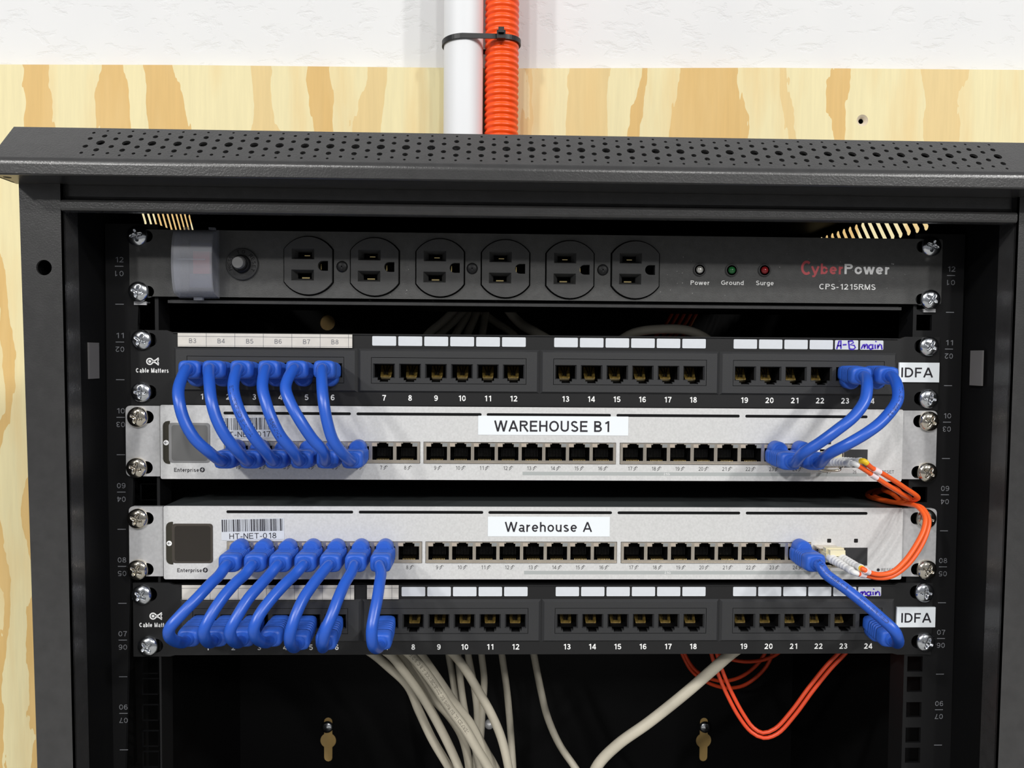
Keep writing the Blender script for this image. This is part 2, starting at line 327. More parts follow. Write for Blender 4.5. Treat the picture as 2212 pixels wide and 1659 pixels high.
def letter(c, t):
    """plain sans lettering drawn as strokes of width t, cap height 1: (strokes, width)"""
    h = t / 2; A_ = _arc; el = lambda cx, cy, rx, ry: A_(cx, cy, rx - h, ry - h, 0, 372)
    V = lambda x, a=0.0, b=1.0: [(x, a), (x, b)]
    Hh = lambda y, a, b: [(a, y), (b, y)]
    six = [el(.34, .32, .32, .32), A_(.37, .52, .37 - h, .48 - h, 48, 195)]
    P_ = lambda w: [V(h), [(h, 1 - h)] + A_(w - .28, .745, .28 - h, .255 - h, 90, -90) + [(h, .49 + h)]]
    D = {'0': ([el(.33, .5, .33, .5)], .66), '1': ([V(.44), [(.42, 1 - h), (.32, .86), (.16, .77)]], .56), '2': ([A_(.33, .70, .31 - h, .30 - h, 165, -38) + [(.30, .27), (.06, h)], Hh(h, 0, .66)], .66),
         '3': ([A_(.31, .745, .29 - h, .255 - h, 160, -90), A_(.31, .285, .33 - h, .285 - h, 90, -162), Hh(.515, .22, .34)], .64), '4': ([V(.50), [(.50, .98), (.05, .30)], Hh(.27, 0, .68)], .68),
         '5': ([Hh(1 - h, .14, .58), [(.15, 1 - h), (.09, .50)], A_(.32, .33, .34 - h, .33 - h, 142, -155)], .66), '6': (six, .66), '7': ([Hh(1 - h, 0, .64), [(.60, 1 - h), (.38, .55), (.26, 0)]], .64),
         '8': ([el(.33, .745, .28, .255), el(.33, .28, .33, .28)], .66), '9': ([[(.66 - x, 1 - y) for x, y in s] for s in six], .66),
         'A': ([[(.04, 0), (.42, 1)], [(.80, 0), (.42, 1)], Hh(.31, .15, .69)], .84), 'B': (P_(.66) + [[(h, .51)] + A_(.42, .275, .30 - h, .275 - h, 90, -90) + [(h, h)]], .72), 'C': ([A_(.42, .5, .42 - h, .5 - h, 48, 312)], .82),
         'D': ([V(h), [(h, 1 - h)] + A_(.32, .5, .46 - h, .5 - h, 90, -90) + [(h, h)]], .78), 'E': ([V(h), Hh(1 - h, 0, .68), Hh(.52, 0, .63), Hh(h, 0, .70)], .70), 'F': ([V(h), Hh(1 - h, 0, .64), Hh(.50, 0, .56)], .64),
         'G': ([A_(.44, .5, .44 - h, .5 - h, 48, 318), Hh(.46, .46, .87), V(.87 - h, .12, .49)], .87), 'H': ([V(h), V(.76 - h), Hh(.53, 0, .76)], .76), 'I': ([V(h)], t), 'L': ([V(h), Hh(h, 0, .58)], .58),
         'M': ([V(h), V(.88 - h), [(h, .99), (.44, .03)], [(.88 - h, .99), (.44, .03)]], .88), 'N': ([V(h), V(.76 - h), [(h, .98), (.76 - h, .02)]], .76), 'O': ([el(.45, .5, .45, .5)], .90), 'P': (P_(.70), .70),
         'R': (P_(.74) + [[(.40, .48), (.76, 0)]], .78), 'S': ([A_(.35, .735, .31 - h, .265 - h, 22, 262) + A_(.37, .265, .35 - h, .275 - h, 84, -160)], .72), 'T': ([V(.37), Hh(1 - h, 0, .74)], .74),
         'U': ([[(h, 1), (h, .33)] + A_(.38, .33, .38 - h, .33 - h, 180, 360) + [(.76 - h, 1)]], .76), 'V': ([[(.04, 1), (.41, 0)], [(.78, 1), (.41, 0)]], .82), 'W': ([[(.04, 1), (.31, 0)], [(.58, 1), (.31, 0)], [(.58, 1), (.85, 0)], [(1.12, 1), (.85, 0)]], 1.16),
         'Z': ([Hh(1 - h, .02, .68), [(.66, 1 - h), (.04, h)], Hh(h, 0, .70)], .70),
         'a': ([A_(.28, .50, .26 - h, .23 - h, 155, 0) + [(.54 - h, .08), (.58, 0)], el(.27, .21, .27, .22)], .58), 'b': ([V(h), el(.31, .365, .30, .365)], .61), 'c': ([A_(.30, .365, .30 - h, .365 - h, 48, 312)], .56), 'd': ([V(.61 - h), el(.30, .365, .30, .365)], .61),
         'e': ([A_(.31, .365, .31 - h, .365 - h, 0, 318), Hh(.365, h, .62 - h)], .62), 'g': ([el(.30, .375, .30, .355), [(.60 - h, .73), (.60 - h, -.06)] + A_(.31, -.06, .29 - h, .21 - h, 0, -150)], .60),
         'h': ([V(h), A_(.285, .43, .285 - h, .30 - h, 170, 0) + [(.57 - h, 0)]], .57), 'i': ([V(h, 0, .73), V(h, .86, 1)], t), 'l': ([V(h)], t), 'm': ([V(h, 0, .73)] + [A_(.25 + d, .45, .25 - h + .02, .28 - h, 165, 0) + [(.50 - h + d + .02, 0)] for d in (0, .42 - h * .5)], .94 - h * .5),
         'n': ([V(h, 0, .73), A_(.285, .43, .285 - h, .30 - h, 170, 0) + [(.57 - h, 0)]], .57), 'o': ([el(.32, .365, .32, .365)], .64), 'p': ([V(h, -.27, .73), el(.31, .365, .30, .365)], .61), 'r': ([V(h, 0, .73), A_(.36, .36, .36 - h, .37 - h, 168, 92)], .37),
         's': ([A_(.27, .54, .24 - h, .19 - h, 25, 265) + A_(.28, .20, .27 - h, .20 - h, 85, -158)], .55), 't': ([[(.17, .95), (.17, .20), (.20, .10), (.26, h), (.35, h)], Hh(.73 - h, 0, .34)], .36),
         'u': ([[(h, .73), (h, .30)] + A_(.285, .30, .285 - h, .30 - h, 180, 345), V(.57 - h, 0, .73)], .57), 'w': ([[(.03, .73), (.23, 0)], [(.43, .73), (.23, 0)], [(.43, .73), (.63, 0)], [(.83, .73), (.63, 0)]], .86),
         'y': ([[(.03, .73), (.31, .02)], [(.59, .73), (.30, -.06), (.22, -.20), (.06, -.21)]], .62), '-': ([Hh(.37, .0, .36)], .36), '+': ([Hh(.42, 0, .56), V(.28, .14, .70)], .56), '.': ([V(h, 0, t)], t), '/': ([[(.0, -.02), (.36, 1.02)]], .36), ' ': ([], .28)}
    return D[c]
def glyphs(st, bold=0.0):
    key = (st, bold)
    if key not in _G:
        t = 0.125 + bold * 3; m = MB(); x = 0
        for c in st:
            ss, wd = letter(c, t)
            for i_, s in enumerate(ss): m.ribbon([(x + a, b) for a, b in s], t, -0.02 * i_)
            x += wd + 0.16
        _G[key] = ([(p.x, p.z, p.y) for p in m.v], m.f, 0.0, x - 0.16)
    return _G[key]

ORG = {}
def thing(name, label, cat, loc, group=None):
    """an Empty at the thing's base that parents its parts"""
    o = bpy.data.objects.new(name, None); COL.objects.link(o); o.empty_display_size = 0.02
    o.location = Vector(loc) * S; ORG[o.name] = Vector(loc); return tag(o, label, cat, group)
def tag(o, label, cat, group=None):
    o['label'] = label; o['category'] = cat
    if group: o['group'] = group
    return o
def obj(name, mb, parent=None, label=None):
    lo = Vector([min(p[i] for p in mb.v) for i in range(3)]); hi = Vector([max(p[i] for p in mb.v) for i in range(3)])
    org = Vector(((lo.x + hi.x) / 2, (lo.y + hi.y) / 2, lo.z))
    me = bpy.data.meshes.new(name)
    me.from_pydata([tuple((p - org) * S) for p in mb.v], [], mb.f)
    for m_ in mb.mats: me.materials.append(m_)
    me.polygons.foreach_set('material_index', mb.mi); me.polygons.foreach_set('use_smooth', mb.sm)
    b = bmesh.new(); b.from_mesh(me); bmesh.ops.recalc_face_normals(b, faces=b.faces); b.to_mesh(me); b.free(); me.update()
    o = bpy.data.objects.new(name, me); COL.objects.link(o); ORG[o.name] = org
    if parent:
        o.parent = parent; o.location = (org - ORG[parent.name]) * S
    else: o.location = org * S
    if label: o['label'] = label
    return o
def circ(x, z, r, n=14, a0=0.0): return [(x + r * cos(a0 + 2 * pi * i / n), z + r * sin(a0 + 2 * pi * i / n)) for i in range(n)]
def rect(x0, x1, z0, z1): return [(x0, z0), (x1, z0), (x1, z1), (x0, z1)]
def rrect(x0, x1, z0, z1, r, n=5):
    o = []
    for cx, cz, a in ((x1 - r, z0 + r, -pi / 2), (x1 - r, z1 - r, 0), (x0 + r, z1 - r, pi / 2), (x0 + r, z0 + r, pi)):
        o += [(cx + r * cos(a + pi / 2 * i / n), cz + r * sin(a + pi / 2 * i / n)) for i in range(n + 1)]
    return o
def slot(x, z, L_, h): return rrect(x - L_ / 2, x + L_ / 2, z - h / 2, z + h / 2, h / 2 - 0.01, 6)
def spline(pts, step=2.0):
    """smooth path (centripetal Catmull-Rom) through mm points"""
    p = [Vector(q) for q in pts]; p = [p[0] * 2 - p[1]] + p + [p[-1] * 2 - p[-2]]; o = []
    for i in range(1, len(p) - 2):
        a, b, c, d = p[i - 1:i + 3]
        t0 = 0; t1 = max((b - a).length, 1e-3) ** 0.5; t2 = t1 + max((c - b).length, 1e-3) ** 0.5; t3 = t2 + max((d - c).length, 1e-3) ** 0.5
        n = max(2, int((c - b).length / step))
        for k in range(n):
            t = t1 + (t2 - t1) * k / n
            A1 = a * ((t1 - t) / (t1 - t0)) + b * ((t - t0) / (t1 - t0)); A2 = b * ((t2 - t) / (t2 - t1)) + c * ((t - t1) / (t2 - t1))
            A3 = c * ((t3 - t) / (t3 - t2)) + d * ((t - t2) / (t3 - t2))
            B1 = A1 * ((t2 - t) / (t2 - t0)) + A2 * ((t - t0) / (t2 - t0)); B2 = A2 * ((t3 - t) / (t3 - t1)) + A3 * ((t - t1) / (t3 - t1))
            o.append(B1 * ((t2 - t) / (t2 - t1)) + B2 * ((t - t1) / (t2 - t1)))
    return o + [p[-2]]
def print_on_tube(mb, st, path, r, start, h, flip=False, face=None, bold=0.0):
    """lettering that runs along a cable's jacket, facing the front of the rack"""
    vs, fs, x0, x1 = glyphs(st, bold); k = h / CAP
    L_ = [0]
    for i in range(1, len(path)): L_.append(L_[-1] + (path[i] - path[i - 1]).length)
    fv = face or Vector((0, -1, 0.25)); o = []
    for p in vs:
        q = start + ((x1 - p[0]) if flip else (p[0] - x0)) * k; q = min(max(q, 0), L_[-1] - 0.01)
        i = next(j for j in range(1, len(L_)) if L_[j] > q) - 1
        t = (path[i + 1] - path[i]); c = path[i] + t * ((q - L_[i]) / max(t.length, 1e-6)); t.normalize()
        n_ = (fv - t * fv.dot(t)).normalized(); b = t.cross(n_)
        a = (p[1] * k - h / 2) / r * (1 if flip else -1)
        o.append(c + (n_ * cos(a) + b * sin(a)) * (r + 0.06 - p[2]))
    mb.add(o, fs)

# ------------------------------------------------------------------ the wall and the plywood sheet
WALL_Y, PLY_Y, BACK_Y = 304.0, 287.0, 286.0
mb = MB('wall').box(-4000, 4000, WALL_Y, WALL_Y + 150, -1350, 2600)
o = obj('wall_back', mb); o['kind'] = 'structure'
o = obj('floor', MB(mat('grey_concrete', (0.30, 0.30, 0.29), 0.6, var=0.15, vscale=3)).box(-4000, 4000, -6000, WALL_Y, -1450, -1350)); o['kind'] = 'structure'
hx, hz = P(1863, 260, PLY_Y).x, P(1863, 260, PLY_Y).z
zl, zr = P(0, 140, PLY_Y), P(2212, 152, PLY_Y)
sl = (zr.z - zl.z) / (zr.x - zl.x); zt = lambda x: zl.z + sl * (x - zl.x)
ply = MB('ply')
ply.plate([(-610, -980), (610, -980), (610, zt(610)), (240, zt(240) + 1.2), (-20, zt(-20) - 0.8), (-330, zt(-330) + 0.8), (-610, zt(-610))], [circ(hx, hz, 5.6, 18)], PLY_Y, WALL_Y - 0.3)
pb = obj('plywood_backboard', ply)
tag(pb, 'pine plywood backboard with orange grain, fixed to the white wall behind the black cabinet', 'backboard')
obj('screw_hole', MB(mat('bare_countersink_wood', (0.62, 0.53, 0.40), 0.8)).lathe((hx, PLY_Y, hz), [(5.6, 0), (4.9, -0.6), (4.0, -1.0), (2.4, -3.4)], 18, caps=False).use('dark').lathe((hx, PLY_Y, hz), [(0.01, -9), (2.3, -9), (2.4, -3.4)], 18, caps=False), pb, 'countersunk screw hole in the plywood')

# ------------------------------------------------------------------ the cabinet
zc = P(1106, 360, -63).z; TH = radians(47)
Yb = -63.0
while P(1106, 291, Yb).z - zc > math.tan(TH) * (Yb + 63) and Yb < 20: Yb += 0.1
ztop = zc + math.tan(TH) * (Yb + 63); SL = (Yb + 63) / cos(TH)
HX = -P(30, 277, Yb).x; zf = P(1106, 392, -63).z; ZH = P(1106, 469, -43).z
print('hood', zc, Yb, ztop, SL, HX, zf, ZH)
Z0 = -520.0
cab = thing('network_cabinet', 'black steel wall-mounted network cabinet with a perforated sloping hood and its door off', 'cabinet', (0, 0, Z0))
# hood: folded sheet (front face, rolled crease) and perforated slope
def extrude(mb, prof, x0, x1, smooth=True):
    n = len(prof)
    return mb.add([(x0, p[0], p[1]) for p in prof] + [(x1, p[0], p[1]) for p in prof], [(i, i + 1, n + i + 1, n + i) for i in range(n - 1)], smooth)
R = 5.5; ta = R * math.tan((pi / 2 - TH) / 2)
cy_, cz_ = -63 + R, zc - ta
arc = [(cy_ + R * cos(a), cz_ + R * sin(a)) for a in [pi - (pi / 2 - TH) * k / 7 for k in range(8)]]
hood = MB('cab')
extrude(hood, arc, -HX, HX)
hood.box(-HX, HX, -63, -61.8, zf + 0.6, zc - ta)
extrude(hood, [(-63, zf + 1.2), (-62.6, zf + 0.3), (-61.6, zf)], -HX, HX)
hood.box(-HX, HX, -61.6, -41.8, zf, zf + 1.2); hood.box(-HX, HX, -41.9, -40.7, zf, ztop - 1.3)  # inner closing plate added to stop light leaking through the perforations
holes = []
pitch = P(1106 + 26.55, 330, -45).x - P(1106 - 26.55, 330, -45).x
xa = P(1094, 322, -52).x
for i in range(-16, 21):
    for t, d in ((0.165, 1.5), (0.32, 2.95), (0.54, 4.4), (0.75, 2.8), (0.915, 1.4)): holes.append(circ(xa + i * pitch, t * SL, d / 2, 10))
    for t, d in ((0.225, 1.9), (0.425, 2.8), (0.665, 2.6), (0.845, 1.8)): holes.append(circ(xa + (i - 0.5) * pitch, t * SL, d / 2, 10))
k0 = len(hood.v)
hood.plate(rect(-HX, HX, ta, SL), holes, 0, 1.2)
for i in range(k0, len(hood.v)):
    p = hood.v[i]; hood.v[i] = Vector((p.x, -63 + p.z * cos(TH) + p.y * sin(TH), zc + p.z * sin(TH) - p.y * cos(TH)))
hood.box(-HX, HX, Yb, Yb + 6, ztop - 1.2, ztop)
for s in (-1, 1):       # closed ends
    prof = [(-63, zf), (-63, zc - ta), (-62, zc), (Yb, ztop), (Yb + 6, ztop), (Yb + 6, ztop - 10), (-44, zf)]
    hood.add([(s * (HX + d), p[0], p[1]) for d in (-1.2, 0) for p in prof], [tuple(range(7)), tuple(range(7, 14))] + [(i, (i + 1) % 7, 7 + (i + 1) % 7, 7 + i) for i in range(7)])
    hood.use('void').lathe((s * (HX - 4.6), -56, zf - 0.05), [(1.9, 0), (0.02, 0.02)], 14, axis=Vector((0, 0, -1)), up=Vector((0, 1, 0))).use('cab')
obj('perforated_hood', hood, cab)
hd = MB('cab')
zb = ZH
prof = [(-40, ztop - 1.3), (-40, zb + 8.5), (-40.6, zb + 7.3), (-44.4, zb + 5.6), (-45, zb + 4.6), (-45, zb + 1.4), (-44.5, zb + 0.4), (-43.6, zb), (-39, zb), (-39, zb + 1.5)]
extrude(hd, prof, -257, 257, False)
obj('header_rail', hd, cab)
# front posts (the left one is a touch out of true)
for s in (-1, 1):
    o0, o1, i0, i1 = (279.8, 273.6, 256.8, 253.4) if s < 0 else (279.5, 276.0, 258.0, 255.2)
    mb = MB('cab'); za = zf - 0.05
    q = P(95, 578, -43); hole = [circ(q.x, q.z, 4.1, 20)] if s < 0 else [circ(268.6, q.z, 4.1, 20)]
    pl = [(s * o1, -290), (s * i1, -290), (s * i0, za), (s * o0, za)]
    mb.plate(pl, hole, -43, -41.6)
    mb.box(min(s * 250, s * 276), max(s * 250, s * 276), -43, -41.6, Z0, -290)
    n0 = len(mb.v)
    mb.add([(s * x + e_, y, z) for (x, z) in ((i0, za), (i1, -290)) for y in (-43, -29) for e_ in (0, s * 1.4)],
           [(0, 1, 3, 2), (4, 6, 7, 5), (0, 2, 6, 4), (1, 5, 7, 3), (0, 4, 5, 1), (2, 3, 7, 6)])
    mb.use('cabin').add([(s * (x + d), y, z) for (x, z) in ((i0 + 0.8, za), (i1 + 0.8, -290)) for y in (-29, 30) for d in (0, 1.2)],
           [(0, 1, 3, 2), (4, 6, 7, 5), (0, 2, 6, 4), (1, 5, 7, 3), (0, 4, 5, 1), (2, 3, 7, 6)])
    fp = obj('front_post', mb, cab)
    a, b = (P(186, 740, -15), P(206, 818, -15)) if s < 0 else (P(2100, 757, -15), P(2121, 833, -15))
    obj('slot_plate', MB('slotgrey').box(min(s * 255.8, s * 256.9), max(s * 255.8, s * 256.9), -20, -9, b.z, a.z), fp, 'grey plate in place of a lit slot')  # plate stands in for a slot showing something lit behind it
# sides with a row of slanted vents, top, bottom, back with keyholes
for s in (-1, 1):
    hs = []
    for k in range(17 if s > 0 else 11):
        y = (70 if s > 0 else 76) + k * (11.2 if s > 0 else 9.2)
        sl_ = 15 * s
        c = [(-2.6, 0), (2.6, 0)]
        y0, y1 = (y, y + 14) if s > 0 else (y + 13, y)
        r_ = 2.8 if s > 0 else 2.2; h = []
        for t in range(7): h.append((y0 + r_ * cos(pi + pi * t / 6), 61 + r_ + r_ * sin(pi + pi * t / 6)))
        for t in range(7): h.append((y1 + r_ * cos(pi * t / 6), 83 - r_ + r_ * sin(pi * t / 6)))
        hs.append(h)
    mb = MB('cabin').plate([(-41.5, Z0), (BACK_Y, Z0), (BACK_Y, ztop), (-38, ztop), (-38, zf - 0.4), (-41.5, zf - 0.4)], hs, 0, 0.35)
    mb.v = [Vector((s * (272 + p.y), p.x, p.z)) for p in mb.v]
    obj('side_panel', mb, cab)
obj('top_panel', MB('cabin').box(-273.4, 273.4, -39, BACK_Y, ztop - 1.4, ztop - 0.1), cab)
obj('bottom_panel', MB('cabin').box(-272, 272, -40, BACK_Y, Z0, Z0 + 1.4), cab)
def keyhole(x, z):
    r, a = 7.7, 4.1; t0 = math.asin(a / r); h = []
    for k in range(13): t = -pi / 2 + t0 + (pi - 2 * t0) * k / 12; h.append((x + r * cos(t), z + r * sin(t)))
    for k in range(7): t = pi * k / 6; h.append((x + a * cos(t), z + 19 + a * sin(t)))
    for k in range(13): t = pi / 2 + t0 + (pi - 2 * t0) * k / 12; h.append((x + r * cos(t), z + r * sin(t)))
    for k in range(7): t = pi + pi * k / 6; h.append((x + a * cos(t), z - 17 + a * sin(t)))
    return h
KH = [P(709, 1600, BACK_Y), P(1520, 1600, BACK_Y), P(707, 697, BACK_Y)]
obj('back_panel', MB('cabin').plate(rect(-273.4, 273.4, Z0, ztop), [keyhole(KH[0].x, KH[0].z), keyhole(KH[1].x, KH[1].z), circ(KH[2].x, KH[2].z, 7.4, 18)], BACK_Y, BACK_Y + 0.7), cab)
# rails with square holes and stamped unit numbers
U = 44.45
for s in (-1, 1):
    hs = []
    for u in range(0, 13):
        for dz in (6.35, 22.225, 38.1):
            z = -U * u + dz
            if z > 3 or True: hs.append(rect(s * 232.5 - 4.75, s * 232.5 + 4.75, z - 4.75, z + 4.75))
    x0, x1 = sorted((s * 229.0, s * 256.6)) if False else sorted((s * 225.6, s * 256.2))
    mb = MB('rail').plate(rect(x0, x1, Z0 + 2, 47), [h for h in hs if h[0][1] > Z0 + 8], 0, 2)
    mb.box(*sorted((s * 254.8, s * 256.2)), 2, 48, Z0 + 2, 47); mb.box(*sorted((s * 225.6, s * 227.0)), 2, 16, Z0 + 2, 47)
    rail = obj('rack_rail', mb, cab)
    t = MB('dimwhite'); x = s * 248.2
    for u in range(0, 8):
        zm = U / 2 - U * u
        t.text('%02d' % (12 - u), x, zm + 2.3, 3.1, -0.12, wd=5.0); t.cbox(x, zm, 4.9, 0.45, -0.12, -0.05)
        t.text('%02d' % (1 + u), x, zm - 2.7, 3.1, -0.12, wd=5.0, rot=pi)
        t.cbox(x, zm - U / 2, 4.9, 0.45, -0.12, -0.05)
    obj('unit_numbers', t, rail)
for k, lab in ((0, 'silver bolt in the keyhole under the blue-cabled end of the lower patch panel'), (1, 'silver bolt in the keyhole beside the orange fibre loop')):
    c = (KH[k].x, BACK_Y, KH[k].z + 15.5)
    o = obj('mounting_bolt', MB('zinc').lathe(c, [(3.4, -1.6), (3.4, 3.0)], 14).lathe(c, [(5.6, 3.0), (5.8, 4.0), (5.0, 5.6), (3.0, 6.2), (0.01, 6.4)], 18))
    tag(o, lab, 'bolt', 'bolts holding the cabinet to the plywood')
c = P(1057, 1563, BACK_Y)
o = obj('mounting_bolt', MB('bracket').lathe((c.x, BACK_Y, c.z), [(4.6, 0), (4.8, 2.5), (3.4, 5), (0.01, 5.8)], 16))
tag(o, 'small round-headed bolt on the cabinet back, half hidden behind the grey cables', 'bolt', 'bolts holding the cabinet to the plywood')

# ------------------------------------------------------------------ conduits and cable tie
WX, WR = P(958, 250, 268).x + 18.3, 18.3
OX, OR_ = (P(1047, 200, 270).x + P(1120, 200, 270).x) / 2, 15.9
WY, OY = PLY_Y - WR - 0.5, PLY_Y - OR_ - 0.5
mb = MB('pvc').lathe((WX, WY, ztop + 0.2), [(WR, 0), (WR, 900)], 40, axis=Vector((0, 0, 1)), up=Vector((0, 1, 0)))
tag(obj('conduit_pipe', mb), 'smooth white plastic conduit pipe rising above the cabinet beside an orange one', 'conduit')
prof = []; n = int(900 / 5.75)
for k in range(n):
    for f, r_ in ((0.0, OR_ - 1.5), (0.14, OR_ - 1.4), (0.30, OR_ - 0.5), (0.45, OR_), (0.68, OR_), (0.83, OR_ - 0.5)): prof.append((r_, (k + f) * 5.75))
mb = MB('orange').lathe((OX, OY, ztop + 0.2), prof, 40, axis=Vector((0, 0, 1)), up=Vector((0, 1, 0)))
tag(obj('corrugated_conduit', mb), 'bright orange corrugated conduit rising above the cabinet', 'conduit')
zt_ = P(1020, 76, 252).z
tie = thing('cable_tie', 'black nylon cable tie strapping the white and orange conduits together', 'cable tie', (OX, OY, zt_ - 2))
ang = []
for k in range(25): t = pi / 2 + pi * k / 24; ang.append((WX + (WR + 0.7) * cos(t), WY + (WR + 0.7) * sin(t)))
for k in range(25): t = -pi / 2 + pi * k / 24; ang.append((OX + (OR_ + 0.7) * cos(t), OY + (OR_ + 0.7) * sin(t)))
vs = []; n = len(ang)
for x, y in ang:
    cx = WX if x < (WX + OX) / 2 else OX; cyy = WY if cx == WX else OY; d = Vector((x - cx, y - cyy)).normalized()
    zz = zt_ + (x - OX) * 0.05
    vs += [(x, y, zz - 2.2), (x, y, zz + 2.2), (x + d.x * 1.1, y + d.y * 1.1, zz + 2.2), (x + d.x * 1.1, y + d.y * 1.1, zz - 2.2)]
fs = [(4 * i + a, 4 * ((i + 1) % n) + a, 4 * ((i + 1) % n) + (a + 1) % 4, 4 * i + (a + 1) % 4) for i in range(n) for a in range(4)]
obj('strap', MB('tie').add(vs, fs), tie)
hx_ = OX - 1.0; fy = OY - OR_ - 1.9
mb = MB('tie').box(hx_ - 4, hx_ + 4, fy - 5, fy, zt_ - 3.6, zt_ + 3.6); mb.box(hx_ - 2.6, hx_ + 2.6, fy - 7.5, fy - 5, zt_ + 0.5, zt_ + 5.5)
obj('head', mb, tie)

# ------------------------------------------------------------------ rack screws
def screw_mesh(m, R_=5.9, H=3.5):
    n, k = 56, 15; vs = []; fs = []
    def hgt(x, z):
        r = sqrt(x * x + z * z); d = 0.8 + (H - 0.8) * sqrt(max(0, 1 - (r / (R_ + 0.15)) ** 2.3))
        cut = 0
        for u, v in ((x, z), (z, x)):
            wd = 0.85 - 0.05 * abs(u)
            if abs(u) < 3.4: cut = max(cut, min(1, max(0, (wd - abs(v)) / 0.28)) * min(1, (3.4 - abs(u)) / 0.7) * 1.7)
        if r < 1.5: cut = max(cut, min(1, (1.5 - r) / 0.4) * 1.7)
        return d - cut
    for j in range(k + 1):
        r = R_ * j / k
        for i in range(n):
            t = 2 * pi * i / n; x, z = r * cos(t), r * sin(t); vs.append((x, -hgt(x, z), z))
    for i in range(n): t = 2 * pi * i / n; vs.append((R_ * cos(t), 0, R_ * sin(t)))
    for j in range(k + 1):
        for i in range(n):
            i2 = (i + 1) % n; fs.append((j * n + i, j * n + i2, (j + 1) * n + i2, (j + 1) * n + i))
    me = bpy.data.meshes.new('rack_screw'); me.from_pydata([tuple(Vector(v) * S) for v in vs], [], fs)
    me.materials.append(M[m]); me.polygons.foreach_set('use_smooth', [True] * len(fs))
    b = bmesh.new(); b.from_mesh(me); bmesh.ops.remove_doubles(b, verts=b.verts, dist=1e-7); bmesh.ops.recalc_face_normals(b, faces=b.faces); b.to_mesh(me); b.free()
    return me
SCM = {'zinc': screw_mesh('zinc'), 'nickel': screw_mesh('nickel', 6.0, 3.6), 'dark': screw_mesh('dark', 3.4, 1.6)}
def screw(px, py, y, m, lab, rot, tilt=0.0):
    o = bpy.data.objects.new('rack_screw', SCM[m]); COL.objects.link(o)
    p = P(px, py, y); o.location = Vector((p.x, y, p.z)) * S; o.rotation_euler = (tilt, rot, 0)
    return tag(o, lab, 'screw', 'screws holding the equipment to the rack rails')
dev = {'pdu': ('zinc', 'power strip', 'switch-cover end', 'model-number end'), 'p1': ('zinc', 'upper black patch panel', 'logo end', 'IDFA sticker end'),
       'sb': ('nickel', 'WAREHOUSE B1 switch', 'screen end', 'fibre end'), 'sa': ('nickel', 'Warehouse A switch', 'screen end', 'fibre end'),
       'p2': ('zinc', 'lower black patch panel', 'logo end', 'IDFA sticker end')}
SCREWS = [('pdu', 0, 0, 298, 510, 2.9), ('pdu', 0, 1, 301, 630, 0.25), ('pdu', 1, 0, 2010, 533, 0.35), ('pdu', 1, 1, 2008, 647, 0.6),
          ('p1', 0, 0, 307, 734, 0.5), ('p1', 0, 1, 307, 847, 0.05), ('p1', 1, 0, 2005, 748, 0.55), ('p1', 1, 1, 2004, 861, 0.2),
          ('sb', 0, 0, 299, 901, 0.35), ('sb', 0, 1, 297, 1010, 0.3), ('sb', 1, 0, 2005, 910, 0.5), ('sb', 1, 1, 2001, 1020, 0.6),
          ('sa', 0, 0, 299, 1120, 0.4), ('sa', 0, 1, 299, 1230, 0.55), ('sa', 1, 0, 1999, 1120, 0.2), ('sa', 1, 1, 2000, 1230, 0.45),
          ('p2', 0, 0, 308, 1284, 0.6), ('p2', 0, 1, 321, 1395, 0.9), ('p2', 1, 0, 1995, 1279, 0.05), ('p2', 1, 1, 1998, 1386, 0.4)]
EAR_Y = {'pdu': -2.2, 'p1': -2.2, 'p2': -2.2, 'sb': -3.0, 'sa': -3.0}
SPOS = {}
for d, right, low, px, py, rt in SCREWS:
    m, nm, le, re_ = dev[d]
    lab = '%s %s screw at the %s of the %s' % ('lower' if low else 'upper', 'nickel' if m == 'nickel' else 'zinc', re_ if right else le, nm)
    deep = d == 'p2' and low and not right
    screw(px, py, EAR_Y[d], 'zinc' if deep else m, lab if not deep else 'lower zinc screw, set crooked, under the logo of the lower black patch panel', rt, 0.0)
    q = P(px, py, EAR_Y[d]); SPOS[(d, right, low)] = (q.x, q.z)
for k, (px, py, lab) in enumerate(((303, 655, 'shiny cage nut edge below the power strip screw at the switch-cover end'), (2008, 671, 'shiny cage nut edge below the power strip screw at the model-number end'))):
    q = P(px, py, -0.9)
    mb = MB('bracket').box(q.x - 3.6, q.x + 3.6, -1.1, -0.1, q.z - 1.0, q.z + 1.0); mb.box(q.x - 3.6, q.x + 3.6, -0.1, 4, q.z + 0.3, q.z + 1.0)
    tag(obj('cage_nut', mb), lab, 'cage nut', 'cage nuts in the rails')

# ------------------------------------------------------------------ power strip
pz0, pz1 = 4.6, 43.6
pdu = thing('power_strip', 'charcoal rack-mount power strip with six outlets and three indicator lights', 'power strip', (0, 0, pz0))
OUT = [(667, 574.5), (810, 577), (951, 579), (1092, 581), (1231, 583), (1372, 583.5)]
oc = [P(a, b, -2.2) for a, b in OUT]
def outl(x, z, R_, W): 
    a = math.acos(W / R_); o = []
    for k in range(15): t = a + (pi - 2 * a) * k / 14; o.append((x + R_ * cos(t), z + R_ * sin(t)))
    for k in range(15): t = pi + a + (pi - 2 * a) * k / 14; o.append((x + R_ * cos(t), z + R_ * sin(t)))
    return o
eh = [slot(SPOS[('pdu', r, l)][0] + (2 if not r else -2), SPOS[('pdu', r, l)][1], 13, 7) for r in (0, 1) for l in (0, 1)]
body = MB('pdu').plate(rrect(-241.3, 241.3, pz0, pz1, 1.2, 3), [outl(c.x, c.z, 17.6, 14.7) for c in oc] + eh, -2.2, -0.1)
body.use('cabin').box(-219, 217, 12, 88, 2.6, 42); body.box(-219, 217, 0.5, 12, 41.2, 42); body.box(-219, 217, 0.5, 12, 2.6, 3.4)
